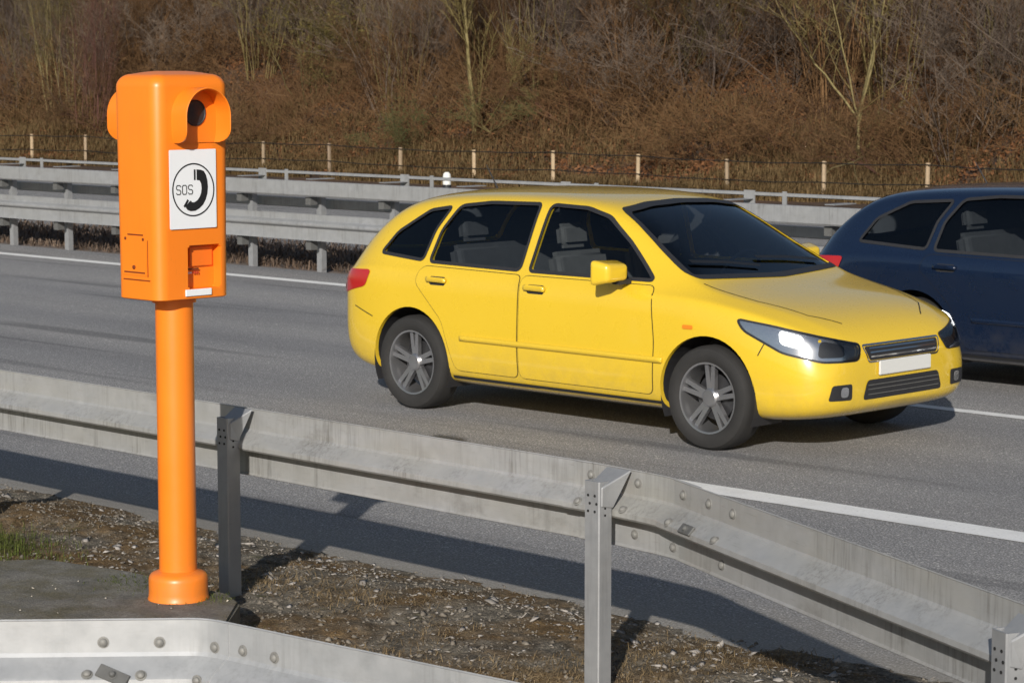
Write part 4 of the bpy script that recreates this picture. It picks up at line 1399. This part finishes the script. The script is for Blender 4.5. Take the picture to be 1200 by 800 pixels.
# ------------------------------------------------------------------ FENCE BEYOND THE ROAD
fence = empty('wire_fence', (-35, 34, 0))
tag(fence, 'thin wire fence on pale wooden posts at the foot of the wooded slope', 'fence')
YF = 34.0
fx = [-49.023 + 0, ]
tops = {}
base_x, stepx = -49.06, 2.118
for i in range(-4, 18):
    xx = base_x + stepx * i
    h_ = 0.655 + 0.05 * math.sin(i * 1.7) * 0.5
    bm = bmesh.new()
    lean = 0.02 * math.sin(i * 2.3)
    pts = [(0.037 * math.cos(a) * (1 + .1 * math.sin(3 * a + i)), 0.037 * math.sin(a)) for a in [2 * math.pi * k / 10 for k in range(10)]]
    extrude_poly_bm(bm, [(xx + a, YF + b, -0.35) for a, b in pts], (lean, 0, 0.35 + h_))
    from_bm('post', bm, M['wood_post'], fence, smooth=40)
    tops[i] = (xx + lean, h_)
for hzz in (-0.03, -0.36):
    vs, fs = [], []
    xs_ = []
    for i in range(-4, 18):
        x_, t_ = tops[i]; xs_.append((x_, t_ + hzz))
        if i < 17:
            x2, t2 = tops[i + 1]; xs_.append(((x_ + x2) / 2, (t_ + t2) / 2 + hzz - 0.02))
    r_ = 0.009
    for (a, b) in xs_:
        for k in range(4): vs.append((a, YF - 0.05 + r_ * math.cos(k * math.pi / 2), b + r_ * math.sin(k * math.pi / 2)))
    for i in range(len(xs_) - 1):
        for k in range(4): fs.append((4 * i + k, 4 * i + (k + 1) % 4, 4 * i + 4 + (k + 1) % 4, 4 * i + 4 + k))
    from_np('wire', vs, fs, plain('fence wire', (0.03, 0.028, 0.026), 0.6, 0.5) if hzz == -0.03 else bpy.data.materials['fence wire'], fence)
settle(fence)


# ------------------------------------------------------------------ THICKET
class Tw:
    """collects tapered three-sided sticks"""
    def __init__(s): s.a, s.b, s.ra, s.rb = [], [], [], []

    def add(s, p, q, r0, r1): s.a.append(p); s.b.append(q); s.ra.append(r0); s.rb.append(r1)

    def build(s, name, mat, parent):
        a, b = np.array(s.a), np.array(s.b); ra, rb = np.array(s.ra)[:, None], np.array(s.rb)[:, None]
        d = b - a; d /= np.linalg.norm(d, axis=1, keepdims=True) + 1e-9
        ref = np.where(np.abs(d[:, 2:3]) > 0.9, np.array([[1.0, 0, 0]]), np.array([[0, 0, 1.0]]))
        u = np.cross(d, ref); u /= np.linalg.norm(u, axis=1, keepdims=True); w = np.cross(d, u)
        vs = []
        for base, r in ((a, ra), (b, rb)):
            for k in range(3):
                t = 2 * math.pi * k / 3
                vs.append(base + (u * math.cos(t) + w * math.sin(t)) * r)
        v = np.stack(vs, 1).reshape(-1, 3)
        f0 = np.array([(0, 1, 4, 3), (1, 2, 5, 4), (2, 0, 3, 5)])
        f = (f0[None] + (np.arange(len(a)) * 6)[:, None, None]).reshape(-1, 4)
        return from_np(name, v, f, mat, parent)


def grow(T1, T2, p, d, length, r, depth, rnd, up=0.12, wob=0.16, nb=6, spread=0.6, thin=0.0028):
    seg = max(3, int(length / 0.30)); st = length / seg
    p = np.array(p, float); d = np.array(d, float); d /= np.linalg.norm(d)
    for i in range(seg):
        d = d + rnd.normal(0, wob, 3) + np.array([0, 0, up * (0.5 if depth == 0 else 1)]); d /= np.linalg.norm(d)
        q = p + d * st
        r0 = r * (1 - 0.75 * i / seg); r1 = r * (1 - 0.75 * (i + 1) / seg)
        (T1 if depth == 0 else T2).add(p, q, max(r0, thin), max(r1, thin * 0.8))
        if depth < 3:
            n_ = rnd.poisson(nb / seg * (1.3 if i > seg * 0.25 else 0.25))
            for _ in range(n_):
                a = rnd.uniform(0, 2 * np.pi)
                s_ = np.array([math.cos(a), math.sin(a), rnd.uniform(-0.1, 0.5)])
                nd = d * (1 - spread) + s_ * spread
                grow(T1, T2, p + d * st * rnd.uniform(0, 1), nd, length * rnd.uniform(0.28, 0.5), max(r1 * 0.5, thin), depth + 1, rnd, up, wob * 1.1, nb * 0.75, spread, thin)
        p = q


def make_shrub(kind, seed):
    rnd = np.random.default_rng(seed)
    T1, T2 = Tw(), Tw()
    if kind == 'bush':           # many stems from the ground, arching
        for _ in range(rnd.integers(9, 13)):
            a = rnd.uniform(0, 2 * np.pi); t = rnd.uniform(0.15, 0.75)
            grow(T1, T2, (0.25 * math.cos(a), 0.25 * math.sin(a), -0.1), (t * math.cos(a), t * math.sin(a), 1), rnd.uniform(1.6, 2.9), rnd.uniform(.009, .018), 0, rnd, up=0.03, wob=0.13, nb=8, spread=.55)
    elif kind == 'rods':         # upright whippy rods
        for _ in range(rnd.integers(14, 20)):
            a = rnd.uniform(0, 2 * np.pi); t = rnd.uniform(0.02, 0.28)
            grow(T1, T2, (0.35 * math.cos(a), 0.35 * math.sin(a), -0.1), (t * math.cos(a), t * math.sin(a), 1), rnd.uniform(2.4, 4.4), rnd.uniform(.011, .022), 0, rnd, up=0.06, wob=0.05, nb=7, spread=.35)
    elif kind == 'tangle':       # low brambly mass
        for _ in range(rnd.integers(16, 24)):
            a = rnd.uniform(0, 2 * np.pi); t = rnd.uniform(0.6, 1.8)
            grow(T1, T2, (0.5 * math.cos(a), 0.5 * math.sin(a), 0), (t * math.cos(a), t * math.sin(a), 1), rnd.uniform(1.0, 2.0), rnd.uniform(.007, .011), 0, rnd, up=-0.09, wob=0.22, nb=7, spread=.7)
    elif kind == 'tree':
        grow(T1, T2, (0, 0, -0.2), (0.03, 0, 1), 6.0, .065, 0, rnd, up=0.10, wob=0.05, nb=16, spread=.5, thin=.005)
    elif kind == 'fork':         # branching tree with wide pale limbs
        for (dx, dy, ln, rr) in ((0.0, 0, 4.2, .05), (-.75, .1, 3.4, .035), (.35, 0, 3.8, .04), (-.3, -.2, 3.8, .03)):
            grow(T1, T2, (0, 0, 0.9 if dx else -.2), (dx, dy, 1), ln, rr, 0, rnd, up=0.06, wob=0.09, nb=8, spread=.55, thin=.006)
    for p in [np.array(a_) for a_ in T1.a if a_[2] <= 0.001]:
        if abs(p[0]) + abs(p[1]) > 0.02: T1.add(np.array([0, 0, -0.25]), p, 0.02, 0.012)
    return T1, T2


def shrub(kind, seed, m1, m2, name, loc, rz, sc, label, cat, group=None, leaves=None, top='twigs', stem='stems'):
    T1, T2 = make_shrub(kind, seed)
    root = empty(name, loc, rz); root.scale = (sc, sc, sc)
    tag(root, label, cat, group)
    T1.build(stem, M[m1], root)
    T2.build(top, M[m2], root)
    if leaves:
        nl, sz_, mt = leaves
        rnd = np.random.default_rng(seed + 99)
        idx = rnd.integers(0, len(T2.a), nl)
        c = np.array(T2.b)[idx] + rnd.normal(0, 0.03, (nl, 3))
        u = rnd.normal(0, 1, (nl, 3)); u /= np.linalg.norm(u, axis=1, keepdims=True)
        w = np.cross(u, rnd.normal(0, 1, (nl, 3))); w /= np.linalg.norm(w, axis=1, keepdims=True)
        s_ = rnd.uniform(0.5, 1.2, (nl, 1)) * sz_
        v = np.stack([c - u * s_, c + w * s_ * .45, c + u * s_, c - w * s_ * .45], 1).reshape(-1, 3)
        f = np.arange(nl * 4).reshape(-1, 4)
        from_np('leaves', v, f, M[mt], root)
    return root


def hz(x, y): return float(hill_z(np.array([float(x)]), np.array([float(y)]))[0])


def hill_at(px, Y, dz=0.0):
    """a point on the slope seen at photo column px and depth Y"""
    p = onY(px, 150, Y)
    return (p.x, Y, hz(p.x, Y) + dz)


kinds = [
    ('bush', 'twig_grey', 'twig_grey', 'bare_shrub', 'bare grey brown shrub in the thicket on the slope beyond the fence'),
    ('bush', 'twig_brown', 'twig_grey', 'bare_shrub', None),
    ('bush', 'twig_grey', 'twig_brown', 'bare_shrub', None),
    ('rods', 'twig_olive', 'twig_grey', 'bare_sapling', 'clump of upright bare rods in the thicket on the slope beyond the fence'),
    ('rods', 'twig_brown', 'twig_brown', 'bare_sapling', None),
    ('tangle', 'twig_brown', 'twig_brown', 'bramble', 'low brown bramble tangle at the foot of the slope beyond the fence'),
    ('tangle', 'twig_red', 'twig_brown', 'bramble', None),
    ('tree', 'twig_olive', 'twig_grey', 'bare_tree', 'slim bare tree standing among the shrubs on the slope beyond the fence'),
]
LBL = {'bare_shrub': (kinds[0][4], 'shrub', 'bare shrubs on the slope'), 'bare_sapling': (kinds[3][4], 'sapling', 'bare rod clumps on the slope'),
       'bramble': (kinds[5][4], 'bramble', 'brambles at the foot of the slope'), 'bare_tree': (kinds[7][4], 'tree', 'slim bare trees on the slope')}
protos = []
rs = np.random.default_rng(5)


def slope_x(Y):
    a = onY(-60, 100, Y).x; b = onY(1260, 100, Y).x
    return rs.uniform(a, b)


plan = []
for i, (kd, m1, m2, nm, _) in enumerate(kinds):
    cnt = {'bare_shrub': 26, 'bare_sapling': 24, 'bramble': 7, 'bare_tree': 26}[nm]
    for j in range(cnt):
        Yr = {'bare_shrub': (37.6, 45), 'bare_sapling': (38.2, 46), 'bramble': (35.6, 39.5), 'bare_tree': (40, 48)}[nm]
        Y = rs.uniform(*Yr)
        a = onY(-60, 100, Y).x; b = onY(1260, 100, Y).x
        X = a + (b - a) * ((j + rs.uniform(0, 1)) / cnt)
        plan.append((i, X, Y))
proto = {}
for (i, X, Y) in plan:
    kd, m1, m2, nm, _ = kinds[i]
    lb, cat, grp = LBL[nm]
    sc = rs.uniform(0.75, 1.2)
    if i not in proto:
        proto[i] = shrub(kd, 100 + i, m1, m2, nm, (X, Y, hz(X, Y)), rs.uniform(0, 6.28), sc, lb, cat, grp, stem='trunk' if nm == 'bare_tree' else 'stems', top='crown' if nm == 'bare_tree' else 'twigs')
    else:
        o = copy_tree(proto[i])
        o.location = (X, Y, hz(X, Y)); o.rotation_euler = (0, 0, rs.uniform(0, 6.28)); o.scale = (sc,) * 3

# individuals one can point at in the photograph
shrub('rods', 301, 'twig_red', 'twig_red', 'red_shrub', hill_at(105, 36.6), 0.4, 0.85, 'reddish rod shrub at far left above the fence', 'shrub')
shrub('rods', 302, 'bark_pale', 'twig_olive', 'olive_sapling', hill_at(72, 37.6), 1.0, 0.95, 'clump of tall olive yellow rods near the left edge of the slope', 'sapling')
shrub('bush', 303, 'twig_olive', 'twig_olive', 'leafy_shrub', hill_at(375, 38.2), 2.0, 1.25, 'shrub with small olive leaves right of the phone, upper left of the slope', 'shrub', leaves=(1500, 0.035, 'leaf_olive'))
shrub('bush', 304, 'twig_olive', 'twig_olive', 'leafy_shrub', hill_at(470, 35.6), 2.0, 0.42, 'low green leafy bush above the fence, behind the yellow car roof', 'shrub', leaves=(2600, 0.04, 'leaf_green'))
shrub('tangle', 305, 'twig_olive', 'twig_olive', 'fallen_branch', hill_at(575, 36.2, 0.55), 2.0, 0.55, 'grey green fallen branch tangle left of the middle of the slope', 'branch', leaves=(900, 0.035, 'leaf_green'))
shrub('tree', 306, 'bark_pale', 'twig_olive', 'birch_tree', hill_at(556, 36.9, 0.15), 0.5, 0.85, 'slim leaning tree with pale yellow bark near the middle of the slope', 'tree', top='crown', stem='trunk')
shrub('fork', 307, 'bark_pale', 'twig_olive', 'forked_tree', hill_at(1008, 37.3), 0.2, 0.9, 'forked tree with pale mossy limbs at the upper right', 'tree', top='crown', stem='trunk')
shrub('bush', 308, 'twig_olive', 'twig_olive', 'leafy_shrub', hill_at(805, 39.0, 0.8), 2.0, 1.0, 'shrub with yellowish leaves at the top right of the middle', 'shrub', leaves=(700, 0.035, 'leaf_olive'))
shrub('bush', 309, 'twig_grey', 'twig_grey', 'bare_shrub', hill_at(1120, 37.0), 2.0, 1.2, 'wide pale grey bare shrub at the upper right', 'shrub')
# dry branch leaning over the fence at right
rnd = np.random.default_rng(77)
T1, T2 = Tw(), Tw()
pa = onY(1006, 238, 34.4); 
pts = [onY(1012, 236, 34.4), onY(1003, 206, 34.35), onY(1000, 190, 34.3), onY(975, 197, 34.25), onY(966, 206, 34.2)]
pts2 = [onY(1000, 190, 34.3), onY(1012, 183, 34.3)]
for P in (pts, pts2):
    for a, b in zip(P[:-1], P[1:]): T1.add(np.array(a), np.array(b), .014, .011)
dbr = empty('dead_branch', pts[0])
tag(dbr, 'thin pale dead branch bent over the wire fence near the right', 'branch')
o = T1.build('branch', M['bark_pale'], dbr); settle(dbr)

# litter, undergrowth and dry grass on the slope
n = 120000
Y = 34.2 + RNG.uniform(0, 1, n) ** 1.3 * 13
t = RNG.uniform(0, 1, n)
A_ = onY(-80, 100, 1.0).x; B_ = onY(1280, 100, 1.0).x
X = (A_ + (B_ - A_) * t) * Y
Z = hill_z(X, Y)
c = np.stack([X, Y, Z + RNG.uniform(0, 0.12, n)], 1)
u = RNG.normal(0, 1, (n, 3)); u[:, 2] *= 0.7; u /= np.linalg.norm(u, axis=1, keepdims=True)
w = np.cross(u, RNG.normal(0, 1, (n, 3))); w /= np.linalg.norm(w, axis=1, keepdims=True)
s_ = RNG.uniform(0.02, 0.05, (n, 1))
v = np.stack([c - u * s_, c + w * s_ * .6, c + u * s_, c - w * s_ * .6], 1).reshape(-1, 3)
tag(from_np('leaf_litter', v, np.arange(n * 4).reshape(-1, 4), M['leaf_far']), 'rust brown dead leaves covering the slope beyond the fence', 'leaves', kind='stuff')
n = 90000
Y = 33.2 + RNG.uniform(0, 1, n) ** 1.5 * 5.5
X = (A_ + (B_ - A_) * RNG.uniform(0, 1, n)) * Y
g = fbm(X, Y, 51, 4, 0.7)
m = g > 0.38
X, Y = X[m], Y[m]
Z = np.where(Y > 34.3, hill_z(X, Y), -0.05)
v, f = blades(np.stack([X, Y, Z], 1), RNG.uniform(0.10, 0.42, len(X)) * (0.6 + 0.8 * (g[m])), RNG.uniform(0.004, 0.010, len(X)), 0.6)
tag(from_np('slope_grass', v, f, M['straw_far']), 'tall yellow brown dry grass along the wire fence', 'grass', kind='stuff')
# fine twiggy undergrowth between the shrubs
n = 52000
Y = 36.0 + RNG.uniform(0, 1, n) ** 0.8 * 11
X = (A_ + (B_ - A_) * RNG.uniform(0, 1, n)) * Y
Z = hill_z(X, Y)
T2 = Tw()
P0 = np.stack([X, Y, Z + RNG.uniform(-0.05, 1.1, n) * (fbm(X, Y, 71, 3, 0.6) > 0.42)], 1)
d = RNG.normal(0, 1, (n, 3)); d[:, 2] = np.abs(d[:, 2]) * 1.1 + 0.2; d /= np.linalg.norm(d, axis=1, keepdims=True)
ln = RNG.uniform(0.25, 0.8, (n, 1))
T2.a = P0; T2.b = P0 + d * ln; T2.ra = np.full(n, .006); T2.rb = np.full(n, .0035)
u_o = T2.build('undergrowth', M['twig_brown'], None)
tag(u_o, 'fine brown twiggy undergrowth filling the slope between the shrubs', 'undergrowth', kind='stuff')
